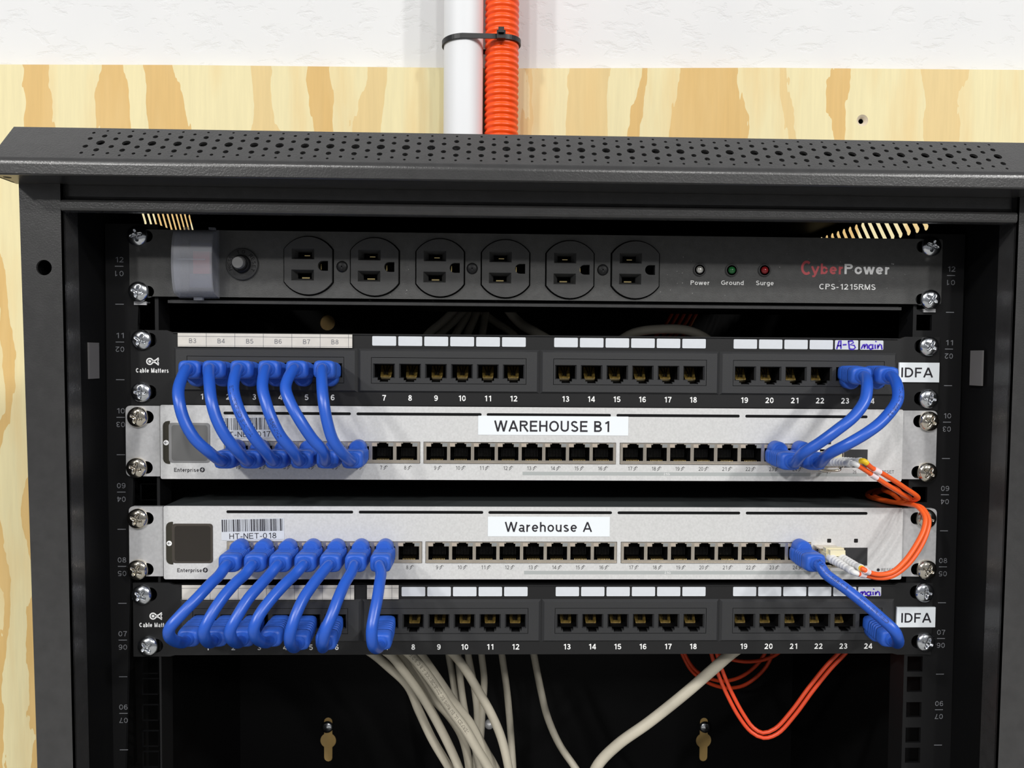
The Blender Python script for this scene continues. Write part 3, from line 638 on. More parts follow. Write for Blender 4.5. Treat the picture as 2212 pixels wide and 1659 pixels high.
body.use('cab').box(-219.5, 217.5, -1.6, 3, 0.9, 2.6)
obj('housing', body, pdu)
for c in oc:
    mb = MB('outlet'); b_ = []
    x, z = c.x, c.z
    r1 = (x - 9.6, x + 3.6, z + 3.7, z + 9.9); r2 = (x - 9.8, x + 3.4, z - 8.7, z - 2.4)
    Dh = [(x + 11.6, z - 2.9), (x + 11.6, z + 2.9)] + [(x + 8.5 + 2.9 * cos(pi / 2 + pi * k / 8), z + 2.9 * sin(pi / 2 + pi * k / 8)) for k in range(9)]
    mb.plate(outl(x, z, 16.8, 13.9), [rect(*r1), rect(*r2), Dh], -3.9, -0.5)
    for (a0, a1, c0, c1) in (r1, r2):
        i = (a0 + 2.6, a1 - 2.6, c0 + 1.5, c1 - 1.5)
        o_ = [(a0, -3.9, c0), (a1, -3.9, c0), (a1, -3.9, c1), (a0, -3.9, c1)]; n_ = [(i[0], 1.6, i[2]), (i[1], 1.6, i[2]), (i[1], 1.6, i[3]), (i[0], 1.6, i[3])]
        mb.use('outlet').add(o_ + n_, [(0, 1, 5, 4), (1, 2, 6, 5), (2, 3, 7, 6), (3, 0, 4, 7)])
        mb.use('void').well(i[0], i[1], 1.6, 9, i[2], i[3])
    mb.use('void').well(x + 5.4, x + 11.7, -0.6, 9, z - 3, z + 3)
    ob = obj('outlet', mb, pdu)
    g = MB('gold').box(x - 5.5, x - 1.0, 4.5, 6.0, r2[2] + 2.0, r2[2] + 2.7); g.box(x - 4.0, x - 0.8, 4.5, 6.5, r1[2] + 2.9, r1[2] + 3.3); g.box(x + 6.2, x + 6.7, 1.5, 5, z - 1.7, z + 1.7)
    obj('contact', g, ob, 'brass contacts deep in the slots')
for px, py in ((739, 576), (1020, 580), (1302, 583)):
    q = P(px, py, -2.2); mb = MB('dark').lathe((q.x, -2.2, q.z), [(3.3, 0), (3.3, 0.5), (2.6, 1.1), (1.6, 1.35), (0.01, 1.4)], 20)
    mb.use(M['tie']).cbox(q.x, q.z, 3.2, 0.7, -3.75, -3.4).cbox(q.x, q.z, 0.7, 3.2, -3.75, -3.4)
    obj('face_screw', mb, pdu)
# switch cover and rocker
a, b = P(388, 496, -2.2), P(473, 645, -2.2)
cx0, cx1 = P(388, 570, -2.2).x, P(474, 570, -2.2).x
cz0, cz1 = b.z, a.z; zm = (cz0 + cz1) / 2; hh = (cz1 - cz0) / 2
def barrel(x0, x1, bul, hgt, y0=-2.3, n=18):
    return [[(x, y0 - bul * (0.42 + 0.58 * sqrt(max(0, 1 - (abs(2 * k / n - 1)) ** 2.2))) if 0 < k < n else y0, zm + hgt * (2 * k / n - 1)) for k in range(n + 1)] for x in (x0, x1)]
mb = MB('cover')
for d, bl, hg in ((0, 12, hh), (0.9, 11.1, hh - 0.9)):
    L0, L1 = barrel(cx0 + d, cx1 - d, bl, hg); n = len(L0)
    mb.add(L0 + L1, [(i, i + 1, n + i + 1, n + i) for i in range(n - 1)], True)
    mb.add(L0, [tuple(range(n))]); mb.add(L1, [tuple(range(n))])
mb.box(cx0 + 3, cx1 - 4, -13.9, -13.2, zm + 1.0, zm + 1.8); mb.cbox((cx0 + cx1) / 2, cz0 - 0.4, 5, 1.6, -5, -2.3); mb.cbox(cx1 - 3.4, cz1 + 0.4, 3.4, 1.4, -5, -2.3); mb.cbox(cx0 + 5, cz1 + 0.4, 3.4, 1.4, -5, -2.3)
obj('switch_cover', mb, pdu, 'milky clear hinged cover over the power switch')
rx = (cx0 + cx1) / 2 + 2
mb = MB('dark').box(rx - 8, rx + 7, -3.4, -2.2, zm - 16, zm + 14); mb.use('navy').box(rx - 6.5, rx + 6.0, -5.6, -3.4, zm - 14, zm - 6); mb.use('red').box(rx - 4, rx + 5.5, -6.8, -3.4, zm - 6, zm + 7)
mb.use('navy').box(rx - 6, rx + 6, -5.2, -3.4, zm + 7, zm + 12)
obj('rocker_switch', mb, pdu, 'red and dark blue rocker switch under the cover')
q = P(524, 571, -2.2)
mb = MB('outlet').lathe((q.x, -2.2, q.z), [(9.3, 0), (9.3, 1.1), (8.9, 1.5), (5.4, 1.5)], 40)
rb = obj('reset_button', mb, pdu)
mb = MB('dark').lathe((q.x, -3.6, q.z), [(5.4, 0), (5.2, 2.0), (4.3, 2.6)], 28); mb.lathe((q.x, -3.6, q.z), [(4.3, 2.6), (4.1, 4.2)], 28)
mb.use('grey_knob').lathe((q.x, -7, q.z), [(3.4, 0), (3.4, 3.8), (3.1, 4.3)], 28)
obj('push_knob', mb, rb, 'grey push knob')
mb = MB('void')
for s_, a0, a1 in (('PRESS', 205, 150), ('TO', 106, 82), ('RESET', 42, -28)):
    for i, ch in enumerate(s_):
        a = radians(a0 + (a1 - a0) * i / (len(s_) - 1)); mb.text(ch, q.x + 6.1 * cos(a), q.z + 6.1 * sin(a), 2.1, -3.75, rot=a - pi / 2)
obj('lettering', mb, rb)
for (px, py, lens, st, tx) in ((1511, 583, 'lens_clear', 'Power', 1512), (1580, 584, 'lens_green', 'Ground', 1582), (1651, 584, 'lens_red', 'Surge', 1652)):
    q = P(px, py, -2.2)
    mb = MB('outlet').lathe((q.x, -2.2, q.z), [(3.9, 0), (3.8, 0.7), (3.0, 0.8)], 24); mb.use('void').lathe((q.x, -2.2, q.z), [(3.0, 0.8), (2.6, 0.25), (2.0, 0.25)], 24)
    il = obj('indicator_light', mb, pdu)
    obj('lens', MB(lens).lathe((q.x, -2.4, q.z), [(2.25, 0), (2.15, 0.8), (1.6, 1.4), (0.8, 1.75), (0.01, 1.85)], 20), il)
mb = MB('white')
for (st, px, py, h, wpx) in (('Power', 1512, 615.5, 2.6, 41), ('Ground', 1582, 615.5, 2.6, 49), ('Surge', 1652, 616, 2.6, 39), ('CPS-1215RMS', 1830.5, 625.5, 3.3, 124)):
    q = P(px, py, -2.25); mb.text(st, q.x, q.z, h, -2.28, wd=wpx / 3.63, bold=0.008)
q = P(1824, 592, -2.25); q2 = P(1927, 592, -2.25)
mb.use(mat('light_grey_print', (0.62, 0.62, 0.62), 0.5)).text('Power', q.x, q.z, 6.1, -2.28, align='L', wd=(1923 - 1824) / 3.63, bold=0.022)
mb.text('TM', P(1925, 572, -2.2).x, P(1925, 572, -2.2).z, 0.9, -2.28, align='L')
q = P(1730, 594, -2.25); mb.use('redprint').text('C', q.x, q.z, 8.6, -2.28, align='L', wd=6.6, bold=0.018)
q = P(1753, 592, -2.25); mb.text('yber', q.x, q.z, 6.4, -2.28, align='L', wd=(1822 - 1753) / 3.63, bold=0.02)
obj('lettering', mb, pdu)
# dust specks on the face
rs = random.Random(3); mb = MB(mat('pale_dust', (0.25, 0.25, 0.24), 0.8))
for i in range(75):
    px = rs.choice([rs.uniform(850, 900), rs.uniform(1440, 1500), rs.uniform(1690, 1960), rs.uniform(600, 1950), rs.uniform(730, 900)]); py = rs.uniform(548, 640)
    c = P(px, py, -2.2)
    if min((c.x - k.x) ** 2 + (c.z - k.z) ** 2 for k in oc) > 330:
        r = rs.uniform(0.10, 0.30); mb.flat([(c.x + r * cos(t) * rs.uniform(0.7, 1.4), c.z + r * sin(t)) for t in (0, 1.2, 2.5, 3.8, 5.0)], -2.26)
d_ = obj('dust_specks', mb, pdu); d_['kind'] = 'stuff'

# ------------------------------------------------------------------ patch panels
XP, ZP = -0.5, -37.4
PORTX = [431, 488, 545, 602, 659, 716, 830, 886, 943, 998, 1054, 1110, 1220, 1275, 1330, 1386, 1441, 1497, 1609, 1664, 1720, 1774, 1829, 1884]
JX = [(-161.6, -53.9, 53.9, 161.6)[k // 6] + (k % 6 - 2.5) * 15.35 for k in range(24)]
JZ0, JZ1 = P(831, 815.5, -3.5).z - ZP, P(831, 786.5, -3.5).z - ZP
NZ = -18.25; LZ0, LZ1 = 14.3, 19.9
PNAME = {}
def patch_panel(key, zc, x0, label, strips, skip, hand, stick):
    root = thing('patch_bay', label, 'patch panel', (x0, 0, zc - 22), 'patch panels')
    X = lambda x: x0 + x
    Zz = lambda z: zc + z
    out = [(-241, -22), (-219.5, -22), (-216.5, -21.2), (217, -21.2), (220, -22), (241, -22), (241, 22.3), (220, 22.3), (217, 21.2), (-217, 21.2), (-220, 22.3), (-241, 22.3)]
    eh = [slot(SPOS[(key, r, l)][0] + (1.5 if not r else -1.5), SPOS[(key, r, l)][1], 14.0, 8.4) for r in (0, 1) for l in (0, 1)]
    mb = MB('panel').plate([(a, Zz(b)) for a, b in out], eh + [rect(X(c - 51.5), X(c + 51.5), Zz(-12.2), Zz(11.1)) for c in (-161.6, -53.9, 53.9, 161.6)], -2.2, -0.2)
    for s in (20.6,): mb.box(X(-216), X(216), -3.0, -2.2, Zz(s), Zz(s + 0.6))
    mb.box(X(-216), X(216), -0.2, 26, Zz(19.2), Zz(20.8)); mb.box(X(-216), X(216), -0.2, 10, Zz(-20.8), Zz(-20))
    obj('faceplate', mb, root)
    for mth in range(4):
        cx = (-161.6, -53.9, 53.9, 161.6)[mth]; Q = lambda d: -3.6 + d
        hs = []
        for k in range(6):
            jx = JX[mth * 6 + k]
            hs.append([(X(jx - 6.5), Zz(JZ0 - 0.3)), (X(jx - 3.7), Zz(JZ0 - 0.3)), (X(jx - 3.7), Zz(JZ0 - 1.7)), (X(jx - 2.5), Zz(JZ0 - 1.7)), (X(jx - 2.5), Zz(JZ0 - 2.7)),
                       (X(jx + 2.5), Zz(JZ0 - 2.7)), (X(jx + 2.5), Zz(JZ0 - 1.7)), (X(jx + 3.7), Zz(JZ0 - 1.7)), (X(jx + 3.7), Zz(JZ0 - 0.3)), (X(jx + 6.5), Zz(JZ0 - 0.3)), (X(jx + 6.5), Zz(JZ1 + 0.3)), (X(jx - 6.5), Zz(JZ1 + 0.3))])
        F = (X(cx - 52.2), X(cx + 52.2), Zz(-12.3), Zz(11.2)); B = (X(cx - 53.7), X(cx + 53.7), Zz(-13.4), Zz(12.5))
        inn = (X(cx - 45.9), X(cx + 45.9), Zz(JZ0 - 3.6), Zz(JZ1 + 4.0))
        mb = MB('plastic').plate(rect(*F), [rect(*inn)], Q(0), Q(1.2))
        i2 = (inn[0] + 0.3, inn[1] - 0.3, inn[2] + 0.3, inn[3] - 0.3)
        mb.plate(rect(*i2), hs, Q(0.1), Q(1.4))
        mb.use('dark').plate(rect(inn[0] - 0.1, inn[1] + 0.1, inn[2] - 0.1, inn[3] + 0.1), [rect(*[a + d for a, d in zip(i2, (1, -1, 1, -1))])], Q(0.8), Q(1.2)).use('plastic')
        o_ = [(B[0], -2.25, B[2]), (B[1], -2.25, B[2]), (B[1], -2.25, B[3]), (B[0], -2.25, B[3])]
        f_ = [(F[0], Q(0), F[2]), (F[1], Q(0), F[2]), (F[1], Q(0), F[3]), (F[0], Q(0), F[3])]
        mb.add(o_ + f_, [(0, 1, 5, 4), (1, 2, 6, 5), (2, 3, 7, 6), (3, 0, 4, 7)])
        mod = obj('port_module', mb, root)
        for k in range(6):
            n = mth * 6 + k; jx = X(JX[n]); a, b = Zz(JZ0), Zz(JZ1)
            mb = MB('plastic')
            # bevelled mouth, then the black well
            o_ = [(jx - 6.5, Q(.1), a - .3), (jx + 6.5, Q(.1), a - .3), (jx + 6.5, Q(.1), b + .3), (jx - 6.5, Q(.1), b + .3)]
            n_ = [(jx - 5.7, Q(1.4), a + .1), (jx + 5.7, Q(1.4), a + .1), (jx + 5.7, Q(1.4), b - .2), (jx - 5.7, Q(1.4), b - .2)]
            mb.add(o_ + n_, [(1, 2, 6, 5), (2, 3, 7, 6), (3, 0, 4, 7)])
            for s in (-1, 1):
                mb.add([(jx + s * 5.7, Q(1.4), a + .1), (jx + s * 3.7, Q(1.4), a + .1), (jx + s * 3.7, Q(.1), a - .3), (jx + s * 6.5, Q(.1), a - .3)], [(0, 1, 2, 3)])
                mb.box(*sorted((jx + s * 2.5, jx + s * 3.7)), Q(1.2), Q(6), a - 1.9, a - 1.5)
            mb.use('void').well(jx - 5.9, jx + 5.9, Q(1.5), Q(15), a - 0.2, b + 0.1)
            mb.well(jx - 3.7, jx + 3.7, Q(1.6), Q(12), a - 2.8, a - 0.1)
            if n not in skip:
                # amber contact carrier with dark wires springing over it
                mb.use('amber').add([(jx - 3.4, Q(14), b - 0.9), (jx + 3.4, Q(14), b - 0.9), (jx + 3.4, Q(11), a + 2.4), (jx - 3.4, Q(11), a + 2.4), (jx - 3.2, Q(8.6), a + 0.5), (jx + 3.2, Q(8.6), a + 0.5), (jx + 2.6, Q(8.6), a - 1.9), (jx - 2.6, Q(8.6), a - 1.9)],
                                    [(0, 1, 2, 3), (3, 2, 5, 4), (4, 5, 6, 7)])
                mb.use('gold').box(jx - 2.9, jx + 2.9, Q(8.2), Q(8.6), a - 0.8, a + 0.1)
                mb.use('void')
                for s in (-1.3, 0.1, 1.3): mb.tube([(jx + s * 1.7, Q(13), b - 0.6), (jx + s * 0.8, Q(10.5), a + 4.0), (jx + s * 0.7, Q(9), a + 1.6)], 0.30, 6)
            obj('jack', mb, mod)
    # paper labels over the ports
    for n in range(24):
        if n in strips: continue
        x = X(JX[n]); mb = MB('paper').plate(rrect(x - 7.05, x + 7.05, Zz(LZ0), Zz(LZ1), 0.5, 2), [], -2.5, -2.22)
        pl = obj('port_label', mb, root)
        if n in hand:
            lz = Zz(LZ0); t = MB('purple')
            for st in hand[n]: t.ribbon([(x + a, lz + b) for a, b in st], 0.95, -2.56)
            obj('handwriting', t, pl)
    for (a, b, z0_, z1_, names) in stick['strips']:
        mb = MB('cream').plate(rect(a, b, z0_, z1_), [], -3.35, -3.1)
        lab = obj('label_strip', mb, root, 'cream paper strip ruled into cells')
        t = MB('lineink'); cw = (b - a - (2.2 if len(names) > 1 else 4)) / len(names)
        t.box(a, b, -3.4, -3.36, z1_ - 2.0, z1_ - 1.75); t.box(a, b, -3.4, -3.36, z0_ + 0.6, z0_ + 0.75)
        for i, nm in enumerate(names):
            xx = a + cw * (i + 1); t.box(xx - 0.11, xx + 0.11, -3.4, -3.36, z0_, z1_)
            if nm: t.text(nm, a + cw * (i + 0.52), z0_ + 2.1, 2.7, -3.4)
        obj('lettering', t, lab)
    t = MB('white')
    for n in range(24): t.text(str(n + 1), X(JX[n]) + (0.6 if n < 6 else 0), Zz(NZ), 3.35, -2.26, bold=0.016)
    # maker's lettering and ringed mark by the ear
    lx, lz = stick['logo']; t.text('Cable Matters', lx, lz, 2.6, -2.26, wd=19.0, bold=0.036)
    cz = lz + 6.6; c = lx - 1.4
    t.ribbon([(c + 1.75 * cos(2 * pi * k / 24), cz + 1.75 * sin(2 * pi * k / 24)) for k in range(24)], 0.75, -2.26, True)
    t.flat(circ(c, cz, 0.85, 12), -2.26)
    t.ribbon([(c + 1.9, cz + 0.5), (c + 3.0, cz + 0.5), (c + 4.0, cz + 1.2), (c + 5.2, cz + 2.1)], 0.8, -2.26); t.ribbon([(c + 1.9, cz - 0.5), (c + 3.0, cz - 0.5), (c + 4.0, cz - 1.2), (c + 5.2, cz - 2.1)], 0.8, -2.26)
    t.ribbon([(c + 5.3, cz + 1.2), (c + 4.7, cz + 0.5), (c + 4.7, cz - 0.5), (c + 5.3, cz - 1.2)], 0.6, -2.26)
    obj('lettering', t, root)
    a, b = stick['idfa']
    st = obj('sticker', MB('tape').plate(rect(a.x, b.x, b.z, a.z), [], -3.5, -2.25), root, 'white sticker printed IDFA')
    obj('lettering', MB('ink').text('IDFA', (a.x + b.x) / 2 + stick.get('dx', 0), b.z + 2.9, 5.9, -3.56, wd=stick['tw'], bold=0.012), st)
    return root
def arc_(cx, cz, rx, rz, a0, a1, n=10): return [(cx + rx * cos(radians(a0 + (a1 - a0) * k / n)), cz + rz * sin(radians(a0 + (a1 - a0) * k / n))) for k in range(n + 1)]
main_ = lambda o, k: [[(o - 6.4, 0.5), (o - 5.2, 3.0 * k), (o - 4.6, 3.4 * k), (o - 4.4, 0.6)], [(o - 4.4, 1.6), (o - 3.2, 3.4 * k), (o - 2.7, 3.0 * k), (o - 2.6, 0.5)],
                      arc_(o - 0.6, 1.7 * k, 1.2, 1.3 * k, 60, 330), [(o + 0.6, 3.4 * k), (o + 0.5, 1.4), (o + 1.0, 0.4)], [(o + 2.0, 3.2 * k), (o + 2.2, 0.5)], [(o + 2.3, 4.6 * k), (o + 2.6, 5.3 * k)],
                      [(o + 3.6, 3.2 * k), (o + 3.7, 0.5)], [(o + 3.7, 1.4), (o + 5.0, 3.4 * k), (o + 5.8, 2.8 * k), (o + 6.3, 0.2)]]
AB = [[(-6.0, 0.2), (-4.6, 5.2), (-3.6, 5.4), (-3.4, 0.4)], [(-5.6, 2.2), (-3.4, 2.4)], [(-2.4, 2.8), (0.0, 3.0)], [(1.0, 5.4), (1.8, 0.2)], [(1.0, 5.0), (3.6, 5.2), (4.2, 4.2), (2.0, 2.9), (4.6, 2.6), (5.4, 1.2), (4.2, 0.2), (1.9, 0.3)]]
sa, sb_ = P(384, 719, -3.2), P(761, 750, -3.2)
q = P(329, 805, -2.2)
patch_panel('p1', ZP, XP, 'upper black patch panel, eight blue cables plugged in, strip reading B3 to B8', set(range(6)), set(range(6)) | {22, 23}, {22: AB, 23: main_(0, 1.0)},
            {'strips': [(sa.x, sb_.x, P(570, 750, -3.2).z, P(570, 721, -3.2).z, ['B3', 'B4', 'B5', 'B6', 'B7', 'B8'])], 'logo': (q.x, q.z), 'idfa': (P(1943, 783, -3.5), P(2028.5, 826, -3.5)), 'tw': 19.2, 'dx': -1.4})
ZP2 = -187.2
c1, c2 = P(393, 1264, -3.2), P(765, 1295, -3.2); d1, d2 = P(793, 1264, -3.2), P(861, 1294, -3.2)
q = P(336, 1354.5, -2.2)
patch_panel('p2', ZP2, XP + 2.4, 'lower black patch panel, eight blue cables plugged in, bare under the Warehouse A switch', set(range(7)), set(range(7)) | {23}, {23: main_(0, 0.86)},
            {'strips': [(c1.x, c2.x, c2.z, c1.z, [''] * 6), (d1.x, d2.x, d2.z, d1.z, [''])], 'logo': (q.x, q.z), 'idfa': (P(1938, 1312, -3.5), P(2020, 1355, -3.5)), 'tw': 18.4})

# ------------------------------------------------------------------ switches
SXA, SZA = -0.8, -140.1
FY = -5.0
A = lambda px, py, y=FY: (P(px, py, y).x - SXA, P(px, py, y).z - SZA)
def bolt(t, x, z, h, y, wd=0.22):
    """small outlined lightning bolt"""
    k = h / 2.0
    t.ribbon([(x + a * k, z + b * k) for a, b in ((0.75, 1.1), (-0.55, 0.05), (-0.1, -0.05), (-0.6, -1.0), (0.6, 0.1), (0.15, 0.2), (0.75, 1.1))], wd, y)
BANKX = [(490, 912), (919, 1333), (1341, 1752)]
def switch(key, zc, x0, label, spec):
    root = thing('network_switch', label, 'network switch', (x0, 0, zc - 22), 'silver network switches')
    T = lambda p: (x0 + p[0], zc + p[1])
    ch = MB('chassis').well(x0 - 220.5, x0 + 220.3, FY + 1.15, 210, zc - 21.7, zc + 21.5)
    obj('chassis', ch, root)
    # bars of black status lights cut in the face
    bars = []
    for a, b in ((489, 763), (775, 1044), (1055, 1322), (1334, 1599), (1611, 1874)):
        (xa, z1), (xb, z2) = T(A(a, 1107)), T(A(b, 1107)); z = zc + spec['barz']; bars.append(rrect(xa, xb, z - 0.85, z + 0.85, 0.8, 3))
    zt_, zb_ = zc + A(1100, 1170)[1], zc + A(1100, 1216.5)[1]
    banks = [(T(A(a, 1190))[0], T(A(b, 1190))[0]) for a, b in BANKX]
    sx0, sx1 = T(A(1771, 1200))[0], T(A(1874, 1200))[0]; sz1, sz0 = T(A(1840, 1183))[1], T(A(1840, 1222))[1]
    fx0, fx1, fz1, fz0 = x0 + A(372, 1170)[0], x0 + A(460, 1170)[0], zc + A(410, 1131)[1], zc + A(410, 1216)[1]
    ax0, ax1, az1, az0 = x0 + A(359, 1170)[0], x0 + A(374, 1170)[0], zc + A(367, 1127)[1], zc + A(367, 1219)[1]
    strip = [(ax1, az0), (ax1, az1)] + [(ax0 + 3 + 3 * cos(radians(a)), az1 - 3 + 3 * sin(radians(a))) for a in (90, 120, 150, 180)] + [(ax0 + 3 + 3 * cos(radians(a)), az0 + 3 + 3 * sin(radians(a))) for a in (180, 210, 240, 270)]
    holes = [rect(a, b, zb_, zt_) for a, b in banks] + [rect(sx0, sx1, sz0, sz1)]
    fp = MB('silver').plate(rrect(x0 - 220.8, x0 + 220.6, zc - 21.8, zc + 21.7, 1.0, 3), holes, FY, FY + 1.1)
    fo = obj('faceplate', fp, root)
    obj('status_bar', MB('void').plate(bars[0], [], FY - 0.03, FY), fo)
    for b in bars[1:]: obj('status_bar', MB('void').plate(b, [], FY - 0.03, FY), fo)
    obj('side_strip', MB('olive').plate(strip, [], FY - 0.25, FY - 0.02), fo, 'dark strip with a white arrow disc')
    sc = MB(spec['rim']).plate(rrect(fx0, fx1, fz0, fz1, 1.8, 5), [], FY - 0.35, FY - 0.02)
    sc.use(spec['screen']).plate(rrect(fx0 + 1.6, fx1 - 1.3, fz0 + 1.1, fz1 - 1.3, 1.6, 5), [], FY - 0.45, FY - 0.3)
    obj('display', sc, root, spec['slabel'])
    # port banks
    for bi, (a, b) in enumerate(banks):
        pitch = (b - a - 1.6) / 8; hs = []; cs = [a + 0.8 + pitch * (k + 0.5) for k in range(8)]
        z0 = zb_ + 2.1
        for c in cs:
            hs.append([(c - 6.1, z0), (c + 6.1, z0), (c + 6.1, z0 + 8.0), (c + 3.3, z0 + 8.0), (c + 3.3, z0 + 9.7), (c + 2.3, z0 + 9.7), (c + 2.3, z0 + 10.3),
                       (c - 2.3, z0 + 10.3), (c - 2.3, z0 + 9.7), (c - 3.3, z0 + 9.7), (c - 3.3, z0 + 8.0), (c - 6.1, z0 + 8.0)])
        mb = MB('tin').plate(rect(a + 0.25, b - 0.25, zb_ + 0.25, zt_ - 0.25), hs, FY - 0.25, FY + 0.5)
        mb.box(a + 0.25, b - 0.25, FY - 0.6, FY - 0.25, zb_ + 0.25, zb_ + 0.75)
        for c in cs[:-1]: mb.box(c + pitch / 2 - 0.2, c + pitch / 2 + 0.2, FY - 0.4, FY - 0.25, z0, z0 + 8.2)
        bo = obj('port_bank', mb, root)
        for c in cs:
            m = MB('void').well(c - 6.2, c + 6.2, FY + 0.5, 9, z0 - 0.1, z0 + 10.5)
            m.use('dark')
            for i in range(9): m.box(c - 3.6 + i * 0.9 - 0.12, c - 3.6 + i * 0.9 + 0.12, 1.0, 1.5, z0 + 1.5, z0 + 6.4)
            m.use('gold')
            for i in range(8): m.box(c - 3.4 + i * 0.97 - 0.26, c - 3.4 + i * 0.97 + 0.26, FY + 0.6, 2, z0 + 0.0, z0 + 0.5)
            m.use('led_amber').box(c - 6.3, c - 3.4, FY - 0.3, FY + 1, z0 + 8.2, z0 + 10.1); m.use('led_grey').box(c + 3.4, c + 6.3, FY - 0.3, FY + 1, z0 + 8.2, z0 + 10.1)
            m.use('void')
            obj('ethernet_port', m, bo)
    mb = MB('void').well(sx0, sx1, FY + 0.6, 6, sz0, sz1); xm = (sx0 + sx1) / 2
    mb.use('plastic').box(xm + 0.6, sx1 - 0.1, FY + 0.15, FY + 0.5, sz0 + 0.1, sz1 - 0.1); mb.use('tin').box(xm - 0.3, xm + 0.3, FY + 0.1, 5, sz0, sz1)
    obj('fibre_slot', mb, root)
    for px in (1791, 1849):
        c = T(A(px, 1168)); obj('slot_light', MB('dark').plate(rrect(c[0] - 1.2, c[0] + 1.2, c[1] - 1.2, c[1] + 1.2, 0.4, 2), [], FY - 0.06, FY), fo)
    # brackets
    for s, (pa, pb) in ((0, ((279, 1096), (353, 1247))), (1, ((1950, 1096), (2022, 1248)))):
        xa, xb = x0 + P(pa[0], 1170, -3).x - SXA, x0 + P(pb[0], 1170, -3).x - SXA
        za, zb2 = zc + 21.0, zc - 20.6; y = -3.0
        hs = []
        for l in (0, 1):
            sx_, sz_ = SPOS[(key, s, l)]; hs.append(slot(sx_ + (2.3 if not s else -2.6), sz_, 13.2, 7.6))
        r = 2.6; o_ = rrect(xa, xb, zb2, za, r, 5)
        if s == 0: o_ = [(x0 - 221.9, zb2), (x0 - 221.9, za)] + [p for p in o_ if p[0] < xb - r - 0.1]
        else: o_ = [(x0 + 221.7, za), (x0 + 221.7, zb2)] + [p for p in o_ if p[0] > xa + r + 0.1]
        obj('mounting_bracket', MB('bracket').plate(o_, hs, y, y + 2.6), root)
    # printing
    t = MB('ink'); y = FY - 0.04
    for bi, (a, b) in enumerate(banks):
        pitch = (b - a - 1.6) / 8
        for k in range(8):
            c = a + 0.8 + pitch * (k + 0.5); zz = zc + spec['numz']; n = str(bi * 8 + k + 1)
            t.use('greyink').text(n, c - 0.3, zz - 0.15, 2.25, y, align='R', wd=(1.25 if len(n) == 1 else 2.7)); bolt(t, c + 1.3, zz + 0.9, 2.5, y, 0.27); t.text('+', c + 2.3, zz + 1.2, 1.3, y, align='L')
    e0 = T(A(383, 1236)); t.use('ink').text('Enterprise', e0[0], e0[1], 2.3, y, align='L', wd=14.4, bold=0.016)
    c = T(A(443.5, 1231.5)); t.flat(circ(c[0], c[1], 1.5, 20), y)
    t.use('silver').flat([(c[0] + a, c[1] + b) for a, b in ((0.5, 1.3), (-0.9, -0.15), (-0.1, -0.15), (-0.5, -1.3), (0.9, 0.15), (0.1, 0.15))], y - 0.03)
    c = T(A(366, 1173.5)); t.use('white').flat(circ(c[0], c[1], 1.55, 18), FY - 0.3)
    t.use('ink').ribbon([(c[0] + 0.9, c[1]), (c[0] - 0.8, c[1])], 0.3, FY - 0.34); t.ribbon([(c[0] - 0.1, c[1] + 0.7), (c[0] - 0.85, c[1]), (c[0] - 0.1, c[1] - 0.7)], 0.3, FY - 0.34)
    (ga, gz), (gb, _) = T(A(1132, 1237.5)), T(A(1751, 1237.5)); (gc, _), (gd, _) = T(A(1763, 1237)), T(A(1872, 1237)); gz = zc + spec['greyz']
    t.use('greybar').box(ga, gb, y, FY - 0.01, gz - 1.05, gz + 1.05); t.box(gc, gd, y, FY - 0.01, gz - 1.05, gz + 1.05)
    t.use('white').text('2.5G', T(A(1442, 1240))[0], gz - 0.65, 1.3, y - 0.03)
    zz = zc + spec['numz']
    t.use('greyink').text('25', T(A(1790, 1230))[0], zz - 1.4, 1.85, y, wd=2.2); t.text('26', T(A(1846, 1230))[0], zz - 1.4, 1.85, y, wd=2.2)
    r_ = T(A(1897, 1231)); t.use('ink').flat(circ(r_[0], r_[1], 0.95, 14), y); t.use('greyink').text('RESET', r_[0] + 2.0, r_[1] - 0.9, 1.9, y, align='L', wd=7.6)
    obj('lettering', t, root)
    # stickers
    a, b = spec['name_px']; p, q = P(a[0], a[1], FY - .2), P(b[0], b[1], FY - .2)
    st = obj('sticker', MB('tape').plate(rect(p.x, q.x, q.z, p.z), [], FY - 0.22, FY - 0.05), root, 'white sticker printed ' + spec['name'])
    obj('lettering', MB('ink').text(spec['name'], P(spec['tx'], a[1], FY).x, P(1100, spec['ty'], FY).z, spec['th'], FY - 0.27, wd=spec['tw'], bold=spec.get('bold', 0.008)), st)
    p, q = P(*spec['bar_px'][0], FY), P(*spec['bar_px'][1], FY); rr = random.Random(spec['seed'])
    cx, cz = (p.x + q.x) / 2, (p.z + q.z) / 2; W, H = q.x - p.x, p.z - q.z; rt = 0.022
    def rotp(pts): return [(cx + a * cos(rt) - b * sin(rt), cz + a * sin(rt) + b * cos(rt)) for a, b in pts]
    st = obj('barcode_sticker', MB('paper').plate(rotp(rect(-W / 2, W / 2, -H / 2, H / 2)), [], FY - 0.22, FY - 0.05), root, 'barcode sticker printed ' + spec['code'])
    t = MB('ink'); x = -W / 2 + 0.4
    while x < W / 2 - 0.8:
        wd = rr.choice([0.25, 0.25, 0.5, 0.75]); t.flat(rotp(rect(x, x + wd, -H / 2 + H * 0.40, H / 2 - 0.3)), FY - 0.26); x += wd + rr.choice([0.25, 0.3, 0.5, 0.7])
    c = rotp([(0, -H / 2 + 0.7)])[0]; t.text(spec['code'], c[0], c[1], 3.3, FY - 0.26, wd=27.5, rot=rt)
    obj('lettering', t, st)
